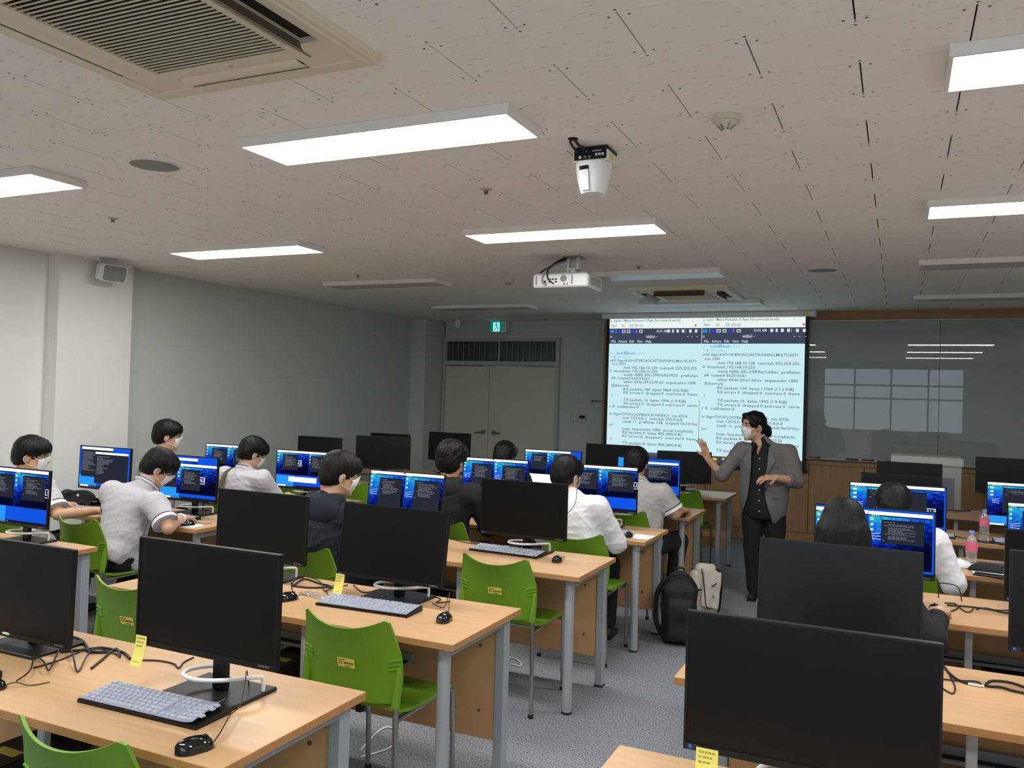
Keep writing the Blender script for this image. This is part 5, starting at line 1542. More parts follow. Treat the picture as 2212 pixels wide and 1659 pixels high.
M['skin'] = mat('skin', srgb(206, 160, 130), 0.5, noise=0.05, nscale=20)
M['skin'].node_tree.nodes['Principled BSDF'].inputs['Subsurface Weight'].default_value = 0.08
def hair_mat(name, c):
    return mat(name, c, 0.46, spec=0.25, bump=0.3, bscale=240, stretch=(1.0, 1.0, 0.10))
M['hair'] = hair_mat('black_hair', srgb(10, 9, 9))
M['hairbrown'] = hair_mat('dark_brown_hair', srgb(18, 13, 11))
M['mask'] = mat('mask_white', srgb(232, 232, 234), 0.8)
M['greyshirt'] = mat('grey_shirt', srgb(188, 184, 190), 0.85, noise=0.03, nscale=40)
M['greyshirt2'] = mat('warm_grey_shirt', srgb(170, 166, 166), 0.85, noise=0.03, nscale=40)
M['whiteshirt'] = mat('white_shirt', srgb(226, 222, 228), 0.85)
M['trim_white'] = mat('white_trim', srgb(232, 232, 236), 0.85)
M['trim_navy'] = mat('navy_trim', srgb(40, 42, 58), 0.85)
M['trousers'] = mat('black_trousers', srgb(19, 19, 22), 0.9)
M['navyhood'] = mat('navy_hoodie', srgb(24, 30, 42), 0.9, bump=0.15, bscale=300)
M['blackhood'] = mat('black_hoodie', srgb(22, 23, 25), 0.9, bump=0.15, bscale=300)
M['blazer'] = mat('grey_wool', srgb(112, 110, 108), 0.95, noise=0.14, nscale=350, bump=0.2, bscale=500)
M['blackshirt'] = mat('black_blouse', srgb(13, 13, 15), 0.8)
M['strap'] = mat('olive_strap', srgb(92, 82, 58), 0.8)
M['eye'] = mat('eye', srgb(18, 14, 12), 0.15)
M['eyewhite'] = mat('eye_white', srgb(225, 220, 214), 0.3)
M['brow'] = mat('eyebrow', srgb(30, 24, 22), 0.8)
M['lens'] = mat('spectacle_rim', srgb(50, 48, 46), 0.3, 0.6)
M['button'] = mat('pearl_button', srgb(215, 212, 205), 0.25)
M['shoe'] = mat('dark_shoe', srgb(30, 30, 32), 0.6)
M['sole'] = mat('pale_sole', srgb(120, 118, 116), 0.7)

def A(*p): return np.array(p, float)
def head_prims(v, c, Rm, k=0.012):
    T = lambda x, y, z: c + Rm @ A(x, y, z)
    v.ell(T(0, -0.012, 0.028), (0.077, 0.096, 0.090), Rm, k)
    v.ell(T(0, 0.022, -0.050), (0.060, 0.068, 0.068), Rm, 0.03)
    v.cone(T(0, 0.083, 0.008), T(0, 0.102, -0.030), 0.007, 0.012, 0.012)
    v.ell(T(0, 0.082, -0.062), (0.022, 0.012, 0.010), Rm, 0.01)
    v.ell(T(0, 0.070, -0.098), (0.024, 0.02, 0.018), Rm, 0.02)
    for s in (-1, 1):
        v.ell(T(s * 0.079, -0.006, -0.018), (0.010, 0.019, 0.031), Rm, 0.006)
        v.ell(T(s * 0.082, -0.002, -0.016), (0.006, 0.010, 0.019), Rm, 0.001, cut=True)
        v.ell(T(s * 0.034, 0.080, 0.012), (0.016, 0.012, 0.010), Rm, 0.006, cut=True)

def hand_prims(v, w, d, nrm, side, curl=0.5, spread=0.12, k=0.006, s=1.0):
    # w wrist, d direction of the hand, nrm back-of-hand normal, side +1: thumb lies towards (d x nrm)
    w = np.array(w, float); d = np.array(d, float); d /= np.linalg.norm(d)
    nrm = np.array(nrm, float); nrm -= d * (nrm @ d); nrm /= np.linalg.norm(nrm)
    t = side * np.cross(d, nrm)
    pc = w + d * 0.048 * s
    Rm = np.stack([t, d, nrm], 1)
    v.rbox(pc, (0.040 * s, 0.048 * s, 0.0145 * s), 0.013 * s, Rm, 0.012)
    L = [0.040, 0.045, 0.042, 0.033]
    for i in range(4):
        o = (0.028 - 0.0187 * i) * s
        base = w + d * (0.088 - 0.004 * abs(i - 1)) * s + t * o
        a = (1.5 - i) * spread
        f = d * math.cos(a) + t * math.sin(a)
        c1 = curl * 0.8; f1 = f * math.cos(c1) - nrm * math.sin(c1)
        p1 = base + f1 * L[i] * s
        c2 = curl * 1.7; f2 = f * math.cos(c2) - nrm * math.sin(c2)
        p2 = p1 + f2 * L[i] * 0.72 * s
        c3 = curl * 2.3; f3 = f * math.cos(c3) - nrm * math.sin(c3)
        p3 = p2 + f3 * L[i] * 0.5 * s
        v.cone(base - f * 0.012, p1, 0.0095 * s, 0.0086 * s, k); v.cone(p1, p2, 0.0086 * s, 0.0079 * s, 0.003); v.cone(p2, p3, 0.0079 * s, 0.0068 * s, 0.003)
    b = w + d * 0.028 * s + t * 0.032 * s
    f = d * 0.62 + t * 0.72 - nrm * 0.35; f /= np.linalg.norm(f)
    p1 = b + f * 0.040 * s; f2 = d * 0.86 + t * 0.35 - nrm * 0.42; f2 /= np.linalg.norm(f2)
    v.cone(b - f * 0.012, p1, 0.0125 * s, 0.0100 * s, 0.010); v.cone(p1, p1 + f2 * 0.030 * s, 0.0100 * s, 0.0080 * s, 0.003)

def face_bits(root, c, Rm, glasses=False, mask=True, eyes=True):
    T = lambda x, y, z: Vector(c + Rm @ A(x, y, z))
    MR = Matrix([[Rm[i][j] for j in range(3)] for i in range(3)])
    if eyes:
        for s in (-1, 1):
            e = part('eye', MB().ellipsoid(T(s * 0.034, 0.0735, 0.012), (0.0125, 0.010, 0.0072), 14, 8, rot=MR), 'eyewhite', root)
            part('iris', MB().ellipsoid(T(s * 0.034, 0.0810, 0.012), (0.0056, 0.0035, 0.0056), 10, 6, rot=MR), 'eye', e)
            part('eyebrow', MB().tube([T(s * 0.016, 0.086, 0.029), T(s * 0.034, 0.083, 0.034), T(s * 0.054, 0.070, 0.028)], [0.0032, 0.0034, 0.0018], 6), 'brow', root)
            part('eyelid', MB().tube([T(s * 0.020, 0.083, 0.0145), T(s * 0.034, 0.0845, 0.0185), T(s * 0.049, 0.078, 0.0135)], 0.0020, 6), 'brow', root)
    if mask:
        def mk(u, v):
            a = -0.98 + 1.96 * u; z = 0.000 - 0.104 * v
            puff = math.sin(math.pi * min(1, v * 0.95 + 0.03)) ** 0.6
            r = 0.068 + 0.014 * puff * math.cos(a) ** 2
            nose = 0.020 * max(0, 1 - abs(a) / 0.45) * max(0, 1 - v * 1.8)
            top = 0.012 * max(0, 1 - abs(a) / 0.6) * (1 - v)
            nar = 1 - 0.30 * v ** 2.2
            return T(math.sin(a) * (r + 0.004) * nar, 0.022 + math.cos(a) * (r + nose) * (1 - 0.18 * v ** 2.5), z + top - 0.018 * abs(a) * (1 - v) + 0.025 * abs(a) * v)
        def mk2(u, v):
            p = mk(u, v); q = Vector(c + Rm @ A(0, 0.01, -0.05)); return p + (q - p).normalized() * 0.0022
        m = part('face_mask', MB().grid(mk, 18, 10, thick=mk2), 'mask', root, smooth=60)
        for s in (-1, 1):
            u = 1.0 if s > 0 else 0.0
            part('ear_loop', MB().tube(smoothpath([mk(u, 0.08), T(s * 0.080, 0.012, 0.004), T(s * 0.087, -0.018, -0.008), T(s * 0.084, -0.022, -0.034), T(s * 0.075, 0.005, -0.058), mk(u, 0.9)]), 0.0017, 6), 'mask', m)
    if glasses:
        g = MB()
        for s in (-1, 1):
            ring = [T(s * 0.035 + 0.025 * math.cos(q), 0.098 - 0.006 * abs(math.cos(q)), 0.008 + 0.021 * math.sin(q)) for q in [2 * math.pi * i / 18 for i in range(19)]]
            g.tube(ring, 0.0013, 5, caps=False)
            g.tube([T(s * 0.060, 0.094, 0.012), T(s * 0.078, 0.06, 0.010), T(s * 0.088, -0.005, 0.004), T(s * 0.085, -0.022, -0.012)], 0.0014, 5)
        g.tube([T(-0.011, 0.099, 0.012), T(0, 0.102, 0.015), T(0.011, 0.099, 0.012)], 0.0013, 5)
        part('glasses', g, 'lens', root)

def hair_short(root, c, Rm, m='hair', seed=1, bulk=1.0, nape=-0.075, fringe=True, tousle=0.0010):
    T = lambda x, y, z: c + Rm @ A(x, y, z)
    R0 = 0.16
    v = Vol(c - R0, c + R0, 0.0045)
    v.ell(T(0, -0.014, 0.038), (0.094 * bulk, 0.110 * bulk, 0.094 * bulk), Rm, 0.01)
    v.ell(T(0, -0.050, -0.025), (0.080 * bulk, 0.072, 0.075), Rm, 0.03)
    v.ell(T(0, 0.045, 0.052), (0.080 * bulk, 0.062, 0.060), Rm, 0.02)
    # face opening and ears
    v.rbox(T(0, 0.11, -0.055), (0.064, 0.072, 0.085 if fringe else 0.098), 0.03, Rm, cut=True)
    for s in (-1, 1):
        v.rbox(T(s * 0.10, 0.030, -0.065), (0.030, 0.055, 0.066), 0.02, Rm, cut=True)
    v.keep(T(0, -0.05, nape), Rm @ A(0, 0.30, -1.0))
    v.wrinkle(tousle, 210, seed, (1.6, 1.6, 0.15))
    v.wrinkle(tousle * 1.2, 90, seed + 9, (1.5, 1.5, 0.25))
    o = put('hair', v.mesh('hair', m), root)
    # loose tips
    rn = random.Random(seed)
    tips = MB()
    for k in range(26):
        a = rn.uniform(0, 6.28); el = rn.uniform(0.15, 1.0)
        dx, dy, dz = math.cos(a) * math.cos(el), math.sin(a) * math.cos(el), math.sin(el)
        p = A(0.092 * bulk * dx, -0.014 + 0.108 * bulk * dy, 0.040 + 0.092 * bulk * dz)
        if p[1] > 0.05 and p[2] < 0.04: continue
        tg = A(-dy, dx, -0.6); tg /= np.linalg.norm(tg)
        q = p * 1.03 + tg * 0.028
        tips.tube([Vector(T(*(p * 0.97))), Vector(T(*((p + q) / 2 * 1.015))), Vector(T(*q))], [0.004, 0.0028, 0.0004], 5)
    part('hair_tips', tips, m, o)['kind'] = 'stuff'
    return o

def frame_dir(a, b): d = np.array(b, float) - np.array(a, float); return d / np.linalg.norm(d)

def student(label, loc, J, shirt, hair='hair', sleeve='short', mask=True, glasses=False, seed=1, hairkw={}, collar=True, lower=True, bare=0.02, trims=True, hood=False, bigness=1.0):
    t = thing('person', label, 'person', loc, 0, 'students at the desks')
    D = dict(pel=A(0, 0.0, 0.53), chest=A(0, 0.07, 0.84), neck=A(0, 0.10, 0.985), head=A(0, 0.135, 1.13), hr=(0, -12, 0),
             shL=A(-0.175, 0.075, 0.935), shR=A(0.175, 0.075, 0.935), elL=A(-0.225, 0.20, 0.70), elR=A(0.225, 0.20, 0.70), wrL=A(-0.12, 0.43, 0.765), wrR=A(0.12, 0.43, 0.765),
             knL=A(-0.12, 0.40, 0.50), knR=A(0.12, 0.40, 0.50), anL=A(-0.13, 0.36, 0.08), anR=A(0.13, 0.36, 0.08))
    for k, v_ in J.items(): D[k] = np.array(v_, float) if k != 'hr' else v_
    Rm = rotm(*D['hr'])
    B = bigness
    pts = np.array([v_ for k, v_ in D.items() if k != 'hr'])
    lat = D['shR'] - D['shL']; lat /= np.linalg.norm(lat)
    up = D['neck'] - D['pel']; up -= lat * (up @ lat); up /= np.linalg.norm(up)
    TR = np.stack([lat, np.cross(up, lat), up], 1)
    lo, hi = pts.min(0) - A(0.14, 0.14, 0.09), pts.max(0) + A(0.14, 0.16, 0.14)
    v = Vol(lo, hi, 0.0085)
    v.cone(D['pel'], D['chest'], 0.10, 0.11, 0.03); v.cone(D['shL'], D['shR'], 0.05, 0.05, 0.03)
    v.cone(D['neck'] - up * 0.03, D['head'] + Rm @ A(0, -0.025, -0.055), 0.056, 0.053, 0.02)
    head_prims(v, D['head'], Rm)
    for s in 'LR':
        sd = -1 if s == 'L' else 1
        v.cone(D['sh' + s], D['el' + s], 0.046 * B, 0.037 * B, 0.01); v.cone(D['el' + s], D['wr' + s], 0.038 * B, 0.026 * B, 0.01)
        fd = frame_dir(D['el' + s], D['wr' + s])
        cu = 0.55
        hand_prims(v, D['wr' + s], A(fd[0] * 0.6, fd[1], -0.15), A(0, 0.15, 1), -sd, cu)
        if lower:
            hp = D['pel'] + lat * sd * 0.09
            v.cone(hp, D['kn' + s], 0.07, 0.05, 0.02); v.cone(D['kn' + s], D['an' + s], 0.05, 0.035, 0.01)
    put('body', v.mesh('body', 'skin'), t)
    # upper garment
    c = Vol(lo - 0.04, hi + 0.04, 0.0085)
    c.ell(D['pel'] + up * 0.12, (0.165 * B, 0.125 * B, 0.20), TR, 0.03)
    c.ell(D['chest'] - up * 0.02, (0.175 * B, 0.122 * B, 0.17), TR, 0.05)
    c.cone(D['shL'] - up * 0.012, D['shR'] - up * 0.012, 0.066 * B, 0.066 * B, 0.06)
    c.cone(D['neck'] - up * 0.06, D['neck'] + up * 0.005, 0.085, 0.062, 0.04)
    cuff = {}
    for s in 'LR':
        a, b = D['sh' + s], D['el' + s]
        if sleeve == 'short':
            e = a + (b - a) * 0.80
            c.cone(a, e, 0.070 * B, 0.070 * B, 0.035, flat1=True); cuff[s] = (e, frame_dir(a, b))
        else:
            c.cone(a, b, 0.068 * B, 0.058 * B, 0.035); c.cone(b, D['wr' + s] - frame_dir(b, D['wr' + s]) * bare, 0.056 * B, 0.042 * B, 0.02, flat1=True)
            cuff[s] = (D['wr' + s] - frame_dir(b, D['wr' + s]) * (bare + 0.01), frame_dir(b, D['wr' + s]))
    c.rbox(D['pel'] + up * 0.00, (0.172 * B, 0.13 * B, 0.06), 0.05, TR, 0.05)
    c.wrinkle(0.0020, 20, seed, (0.7, 0.7, 1.3))
    c.crease(0.0050, 30, seed + 5, (0.8, 0.8, 1.5)); c.crease(0.0032, 62, seed + 6, (0.8, 0.8, 1.5))
    c.keep(D['pel'] - up * 0.045, -up)
    nm = 'hoodie' if hood else 'shirt'
    so = put(nm, c.mesh(nm, shirt), t)
    for s in 'LR':
        e, d = cuff[s]
        if sleeve == 'short' and trims:
            part('sleeve_band', MB().tube([Vector(e - d * 0.020), Vector(e + d * 0.004)], 0.0785 * B, 24, caps=False).tube([Vector(e + d * 0.004), Vector(e - d * 0.015)], 0.066 * B, 24, caps=False), 'trim_white', so)
            part('sleeve_stripe', MB().tube([Vector(e - d * 0.028), Vector(e - d * 0.020)], 0.0785 * B, 24, caps=False), 'trim_navy', so)
        elif sleeve == 'long':
            part('cuff', MB().tube([Vector(e - d * 0.02), Vector(e), Vector(e + d * 0.016)], [0.044 * B, 0.047 * B, 0.042 * B], 20), shirt, so)
    if collar:
        nd = frame_dir(D['neck'], D['head'] + Rm @ A(0, -0.025, -0.055))
        def ringp(r, off): 
            o = []
            for q in range(25):
                a = 2 * math.pi * q / 24
                o.append(Vector(D['neck'] + nd * off + lat * r * math.cos(a) + TR[:, 1] * r * 0.98 * math.sin(a) - nd * 0.012 * math.sin(a)))
            return o
        part('collar', MB().tube(ringp(0.063, 0.012), 0.0125, 8, caps=False), shirt, so)
        if trims:
            part('collar_stripe', MB().tube(ringp(0.068, 0.022), 0.0042, 6, caps=False), 'trim_navy', so)
            part('collar_edge', MB().tube(ringp(0.074, 0.010), 0.0042, 6, caps=False), 'trim_white', so)
    if hood:
        hv = Vol(D['neck'] - 0.20, D['neck'] + 0.20, 0.0085)
        bk = -TR[:, 1]
        hv.ell(D['neck'] + bk * 0.075 - up * 0.05, (0.135, 0.055, 0.085), TR, 0.03)
        for sd in (-1, 1): hv.cone(D['neck'] + lat * sd * 0.085 + bk * 0.03 + up * 0.005, D['neck'] + lat * sd * 0.06 - bk * 0.08 - up * 0.03, 0.034, 0.024, 0.03)
        hv.cone(D['neck'] + lat * -0.085 + bk * 0.03 + up * 0.005, D['neck'] + lat * 0.085 + bk * 0.03 + up * 0.005, 0.034, 0.034, 0.03)
        hv.wrinkle(0.003, 40, seed + 2)
        put('hood', hv.mesh('hood', shirt), so)
    if lower:
        p = Vol(np.minimum(lo, A(-0.3, -0.2, 0.0)), np.maximum(A(hi[0], hi[1], 0.68), A(0.3, 0.5, 0.68)), 0.011)
        p.ell(D['pel'] + A(0, 0, -0.005), (0.170, 0.135, 0.105), TR, 0.03)
        for s in 'LR':
            sd = -1 if s == 'L' else 1
            hp = D['pel'] + lat * sd * 0.085 - A(0, 0, 0.01)
            p.cone(hp, D['kn' + s], 0.088, 0.072, 0.03); p.cone(D['kn' + s], D['an' + s] + A(0, 0, 0.02), 0.070, 0.056, 0.02, flat1=True)
        p.wrinkle(0.003, 36, seed + 3)
        put('trousers', p.mesh('trousers', 'trousers'), t)
        for s in 'LR':
            q = D['an' + s]
            f = Vol(q - A(0.07, 0.10, 0.08), q + A(0.07, 0.24, 0.06), 0.008)
            f.cone(q + A(0, -0.02, -0.035), q + A(0, 0.13, -0.048), 0.044, 0.036, 0.02); f.cone(q + A(0, 0, -0.03), q + A(0, 0, 0.03), 0.044, 0.045, 0.02)
            f.keep(q + A(0, 0, -0.068), (0, 0, -1))
            sh = put('shoe', f.mesh('shoe', 'shoe'), t)
            sb_ = MB().box(q[0] - 0.04, q[0] + 0.04, q[1] - 0.062, q[1] + 0.165, q[2] - 0.078, q[2] - 0.062, ch=0.006)
            part('sole', sb_, 'sole', sh)
    if hair: hair_short(t, D['head'], Rm, hair, seed, **hairkw)
    face_bits(t, D['head'], Rm, glasses, mask)
    return t, D, Rm, TR

# leftmost student, head turned to the right
student('leftmost student in grey shirt with mask and glasses, arm reaching to the keyboard', (-5.27, 3.70, 0),
        dict(pel=(0, 0.04, 0.53), neck=(0.02, 0.0, 0.99), chest=(0.0, 0.02, 0.85), head=(0.06, 0.03, 1.135), hr=(-52, -10, 0), shL=(-0.17, 0.0, 0.93), shR=(0.19, 0.03, 0.92), elR=(0.345, 0.02, 0.765), wrR=(0.44, 0.23, 0.772), elL=(-0.24, 0.17, 0.72), wrL=(-0.10, 0.38, 0.765)),
        'greyshirt', glasses=True, seed=3)
# student bent over the third left desk
student('student in grey shirt leaning low over the left desk, hand on the mouse', (-4.55, 3.80, 0),
        dict(pel=(0.05, -0.02, 0.54), chest=(0.06, 0.10, 0.83), neck=(0.075, 0.20, 0.965), head=(0.11, 0.285, 1.075), hr=(-38, -34, 4), shL=(-0.11, 0.10, 0.915), shR=(0.285, 0.09, 0.875), elR=(0.455, 0.05, 0.735), wrR=(0.375, 0.235, 0.772), elL=(-0.20, 0.20, 0.74), wrL=(-0.02, 0.38, 0.765), anL=(-0.10, 0.10, 0.085), anR=(0.12, 0.02, 0.085)),
        'greyshirt', glasses=True, seed=5)
# tall student near the pillar
student('tall student with glasses and mask in profile before the grey wall', (-5.43, 4.97, 0),
        dict(pel=(0, -0.02, 0.56), chest=(0.03, 0.02, 0.87), neck=(0.03, 0.03, 1.03), head=(0.03, 0.07, 1.215), hr=(-42, -8, 0), shL=(-0.12, 0.0, 0.945), shR=(0.20, 0.02, 0.945), elR=(0.22, 0.20, 0.76), wrR=(0.12, 0.45, 0.765), elL=(-0.22, 0.18, 0.76), wrL=(-0.12, 0.45, 0.765)),
        'greyshirt', glasses=True, seed=7)
# student with shoulder strap
_t, _D, _R, _TR = student('student in grey shirt with an olive shoulder strap across the back', (-4.58, 4.98, 0),
        dict(pel=(0, 0.0, 0.53), chest=(0.0, 0.04, 0.84), neck=(0.0, 0.06, 0.985), head=(0.025, 0.12, 1.115), hr=(-30, -24, 0), elR=(0.235, 0.20, 0.71), shL=(-0.18, 0.04, 0.93), shR=(0.18, 0.05, 0.92)),
        'greyshirt', glasses=True, seed=11)
def strap_path(): return [(-0.085, 0.09, 0.995), (-0.10, 0.03, 0.995), (-0.098, -0.055, 0.95), (-0.075, -0.103, 0.84), (-0.01, -0.138, 0.74), (0.07, -0.145, 0.66), (0.13, -0.115, 0.58)]
sp_ = smoothpath(strap_path(), 5)
sm_ = MB()
for off in (0.0,):
    vs_ = []
    for i, p in enumerate(sp_):
        vs_ += [(p.x - 0.016, p.y - 0.004, p.z), (p.x + 0.016, p.y - 0.004, p.z + 0.004), (p.x + 0.016, p.y + 0.002, p.z + 0.004), (p.x - 0.016, p.y + 0.002, p.z)]
    n_ = len(sp_)
    sm_.add(vs_, [(4 * i + a, 4 * i + (a + 1) % 4, 4 * i + 4 + (a + 1) % 4, 4 * i + 4 + a) for i in range(n_ - 1) for a in range(4)] + [(0, 3, 2, 1), (4 * n_ - 4, 4 * n_ - 3, 4 * n_ - 2, 4 * n_ - 1)])
part('shoulder_strap', sm_, 'strap', _t)
# dark hooded jacket
student('student in dark navy hooded jacket and mask at the third middle desk', (-2.93, 3.78, 0),
        dict(pel=(0, 0.0, 0.53), chest=(0.03, 0.03, 0.845), neck=(0.06, 0.05, 1.005), head=(0.10, 0.10, 1.155), hr=(-40, -14, 0), shL=(-0.14, 0.03, 0.95), shR=(0.22, 0.03, 0.94), elR=(0.27, 0.18, 0.72)),
        'navyhood', hair='hairbrown', sleeve='long', seed=13, trims=False, hood=True, collar=False)
_p5 = bpy.data.objects['person.004']
part('inner_collar', MB().tube([Vector((0.065 + 0.060 * math.cos(a), 0.055 + 0.060 * math.sin(a), 1.035 + 0.012 * math.sin(a))) for a in [2 * math.pi * i / 20 for i in range(21)]], 0.007, 6, caps=False), 'trim_white', _p5)
# black hoodie
student('student in black hoodie with tousled brown hair seen from behind', (-2.78, 4.98, 0),
        dict(pel=(0, 0.0, 0.54), chest=(0.0, 0.03, 0.855), neck=(0.005, 0.05, 1.015), head=(0.015, 0.07, 1.17), hr=(-4, -8, 0), shL=(-0.185, 0.03, 0.955), shR=(0.195, 0.03, 0.95), elR=(0.265, 0.16, 0.72)),
        'blackhood', hair='hairbrown', sleeve='long', mask=False, seed=17, hairkw=dict(bulk=1.10, tousle=0.0024, nape=-0.095), trims=False, hood=True, collar=False, bigness=1.08)
# white shirt
student('student in loose white long sleeved shirt and mask seen from behind', (-1.865, 5.03, 0),
        dict(pel=(0.02, 0.0, 0.53), chest=(-0.01, 0.04, 0.835), neck=(-0.045, 0.06, 0.975), head=(-0.085, 0.10, 1.115), hr=(-22, -10, 0), shL=(-0.21, 0.04, 0.93), shR=(0.145, 0.04, 0.925), elR=(0.245, 0.14, 0.70), elL=(-0.27, 0.18, 0.70)),
        'whiteshirt', sleeve='long', seed=19, trims=False, bigness=1.10)
_p7 = bpy.data.objects['person.006']
part('earphone_cord', MB().tube(smoothpath([(0.0, 0.06, 1.075), (0.02, 0.0, 1.03), (0.045, -0.075, 0.985), (0.035, -0.105, 0.93), (-0.03, -0.125, 0.865), (-0.12, -0.11, 0.83)]), 0.0022, 6), 'cable', _p7)
# grey shirt near the presenter
student('student in grey shirt with hand on mouse, nearest to the presenter', (-1.847, 6.22, 0),
        dict(pel=(0.06, 0.0, 0.53), chest=(0.05, 0.05, 0.83), neck=(0.04, 0.06, 0.975), head=(0.015, 0.10, 1.125), hr=(-4, -10, 0), shL=(-0.14, 0.05, 0.925), shR=(0.235, 0.06, 0.905), elR=(0.325, 0.09, 0.755), wrR=(0.345, 0.225, 0.775), knR=(0.30, 0.34, 0.52), anR=(0.27, 0.30, 0.08)),
        'greyshirt2', seed=23, mask=False, bigness=1.12)
# hidden student
student('student mostly hidden behind a lit monitor, only dark hair showing', (-2.93, 6.16, 0),
        dict(head=(0.0, 0.10, 1.115), hr=(0, -14, 0), neck=(0, 0.07, 0.98)), 'blackhood', sleeve='long', seed=29, mask=False, trims=False)
# white sleeved student, right block
student('student in white shirt with black hair at the fourth right desk', (0.0, 5.02, 0),
        dict(pel=(0.0, 0.0, 0.53), chest=(0.02, 0.04, 0.82), neck=(0.0, 0.08, 0.95), head=(-0.012, 0.14, 1.065), hr=(0, -24, 0), shL=(-0.18, 0.05, 0.90), shR=(0.19, 0.05, 0.895), elR=(0.285, 0.02, 0.69), wrR=(0.27, 0.23, 0.765)),
        'whiteshirt', sleeve='long', seed=31, mask=False, trims=False, bigness=1.05, hairkw=dict(bulk=1.02))
# long haired student
_t, _D, _R, _TR = student('student with long straight black hair and dark sleeves in the right block', (-0.188, 3.81, 0),
        dict(pel=(0, 0.0, 0.53), chest=(0.0, 0.06, 0.80), neck=(-0.01, 0.10, 0.94), head=(-0.018, 0.16, 1.085), hr=(0, -14, 0), shL=(-0.165, 0.08, 0.885), shR=(0.165, 0.08, 0.885), elR=(0.325, -0.06, 0.695), wrR=(0.362, 0.145, 0.768), elL=(-0.2, 0.22, 0.70)),
        'blackhood', hair=None, sleeve='long', seed=37, bare=0.055, mask=False, trims=False, collar=False)
c = _D['head']
hv = Vol(c - A(0.2, 0.25, 0.5), c + A(0.2, 0.18, 0.18), 0.0075)
T = lambda x, y, z: c + _R @ A(x, y, z)
hv.ell(T(0, -0.014, 0.036), (0.090, 0.106, 0.094), _R, 0.01)
hv.ell(T(0, -0.045, -0.05), (0.098, 0.075, 0.13), _R, 0.04)
hv.cone(c + A(-0.055, -0.06, -0.02), c + A(-0.085, -0.12, -0.36), 0.058, 0.050, 0.03); hv.cone(c + A(0.055, -0.06, -0.02), c + A(0.085, -0.12, -0.36), 0.058, 0.050, 0.03)
hv.cone(c + A(0, -0.07, -0.02), c + A(0, -0.145, -0.38), 0.062, 0.05, 0.04)
hv.rbox(T(0, 0.11, -0.06), (0.062, 0.075, 0.10), 0.03, _R, cut=True)
hv.wrinkle(0.0011, 160, 41, (1.6, 1.6, 0.05)); hv.wrinkle(0.0020, 60, 42, (1.6, 1.6, 0.06))
hv.keep(c + A(0, -0.1, -0.37), (0, 0, -1))
put('hair', hv.mesh('hair', 'hair'), _t)

# ------------------------------------------------------------------ presenter, facing the class (towards -y)
t = thing('person', 'presenter in grey blazer, black shirt and white mask, hands raised while speaking', 'person', (-1.0, 7.22, 0))
Rh = rotm(180 - 48, -6, -2)
hd = A(-0.095, -0.02, 1.425)
shR_, shL_ = A(-0.195, 0.0, 1.235), A(0.195, 0.03, 1.235)       # her right is at picture left
elR_, wrR_ = A(-0.335, -0.06, 1.005), A(-0.445, -0.12, 1.14)
elL_, wrL_ = A(0.265, -0.02, 0.99), A(0.12, -0.20, 1.02)
nk = A(-0.025, 0.01, 1.275)
v = Vol(A(-0.62, -0.42, 0.0), A(0.40, 0.22, 1.60), 0.0065)
v.cone((0, 0, 0.85), (0, 0, 1.15), 0.10, 0.10, 0.03); v.cone(shR_ + A(0.05, 0, -0.03), shL_ + A(-0.05, 0, -0.03), 0.035, 0.035, 0.03)
v.cone(nk - A(0, 0, 0.03), hd + Rh @ A(0, -0.025, -0.06), 0.054, 0.050, 0.02)
head_prims(v, hd, Rh)
for a, b, w in ((shR_, elR_, wrR_), (shL_, elL_, wrL_)):
    v.cone(a - A(0, 0, 0.04), b, 0.034, 0.034, 0.01); v.cone(b, w, 0.038, 0.027, 0.01)
hand_prims(v, wrR_, (-0.30, -0.12, 0.93), (0.55, 0.75, 0.2), 1, 0.10, 0.16, 0.005, 0.98)
hand_prims(v, wrL_, (-0.80, -0.55, 0.02), (0.25, -0.25, 1.0), -1, 0.42, 0.10, 0.005, 0.95)
for s in (-1, 1): v.cone((s * 0.08, 0.02, 0.85), (s * 0.085, 0.01, 0.10), 0.07, 0.04, 0.02)
put('body', v.mesh('body', 'skin'), t)
# black blouse
b = Vol(A(-0.28, -0.24, 0.56), A(0.28, 0.24, 1.36), 0.008)
b.ell((0, 0, 1.05), (0.155, 0.118, 0.24), None, 0.03); b.ell((0, -0.005, 0.80), (0.165, 0.130, 0.26), None, 0.06)
b.cone(nk - A(0, 0, 0.08), nk + A(-0.008, 0, 0.012), 0.085, 0.062, 0.03)
b.crease(0.005, 26, 51); b.keep((0, 0, 0.665), (0, 0, -1))
for q in range(5): b.rbox(nk + A(-0.02, -0.10, 0.035 - 0.024 * q), (0.042 - 0.0085 * q, 0.05, 0.02), 0.006, None, cut=True)   # open neck
bl = put('blouse', b.mesh('blouse', 'blackshirt'), t)
cl = MB()
for s in (-1, 1):
    def leaf(u, v, o, s=s):
        a = RAD(90 - 158 * u)
        r = 0.060 + 0.028 * v + o + 0.012 * u * u
        return (nk[0] - 0.012 * u + s * r * math.cos(a), nk[1] - 0.004 + r * math.sin(a) * 1.05 - 0.02 * u * v, nk[2] + 0.036 - 0.030 * u - (0.030 + 0.045 * u ** 3) * v)
    cl.grid(lambda u, v: leaf(u, v, 0.004), 14, 4, thick=lambda u, v: leaf(u, v, 0.0))
part('collar', cl, 'blackshirt', bl)
for k in range(6):
    z = 1.16 - 0.085 * k
    yy = -0.118 * math.sqrt(max(0.02, 1 - ((z - 1.05) / 0.24) ** 2)) if z > 0.97 else -0.134 * math.sqrt(max(0.02, 1 - ((z - 0.80) / 0.27) ** 2))
    part('button', MB().ellipsoid((-0.022 + 0.006 * k * 0.3, min(yy, -0.10) - 0.008, z), (0.006, 0.004, 0.006), 10, 6), 'button', bl)
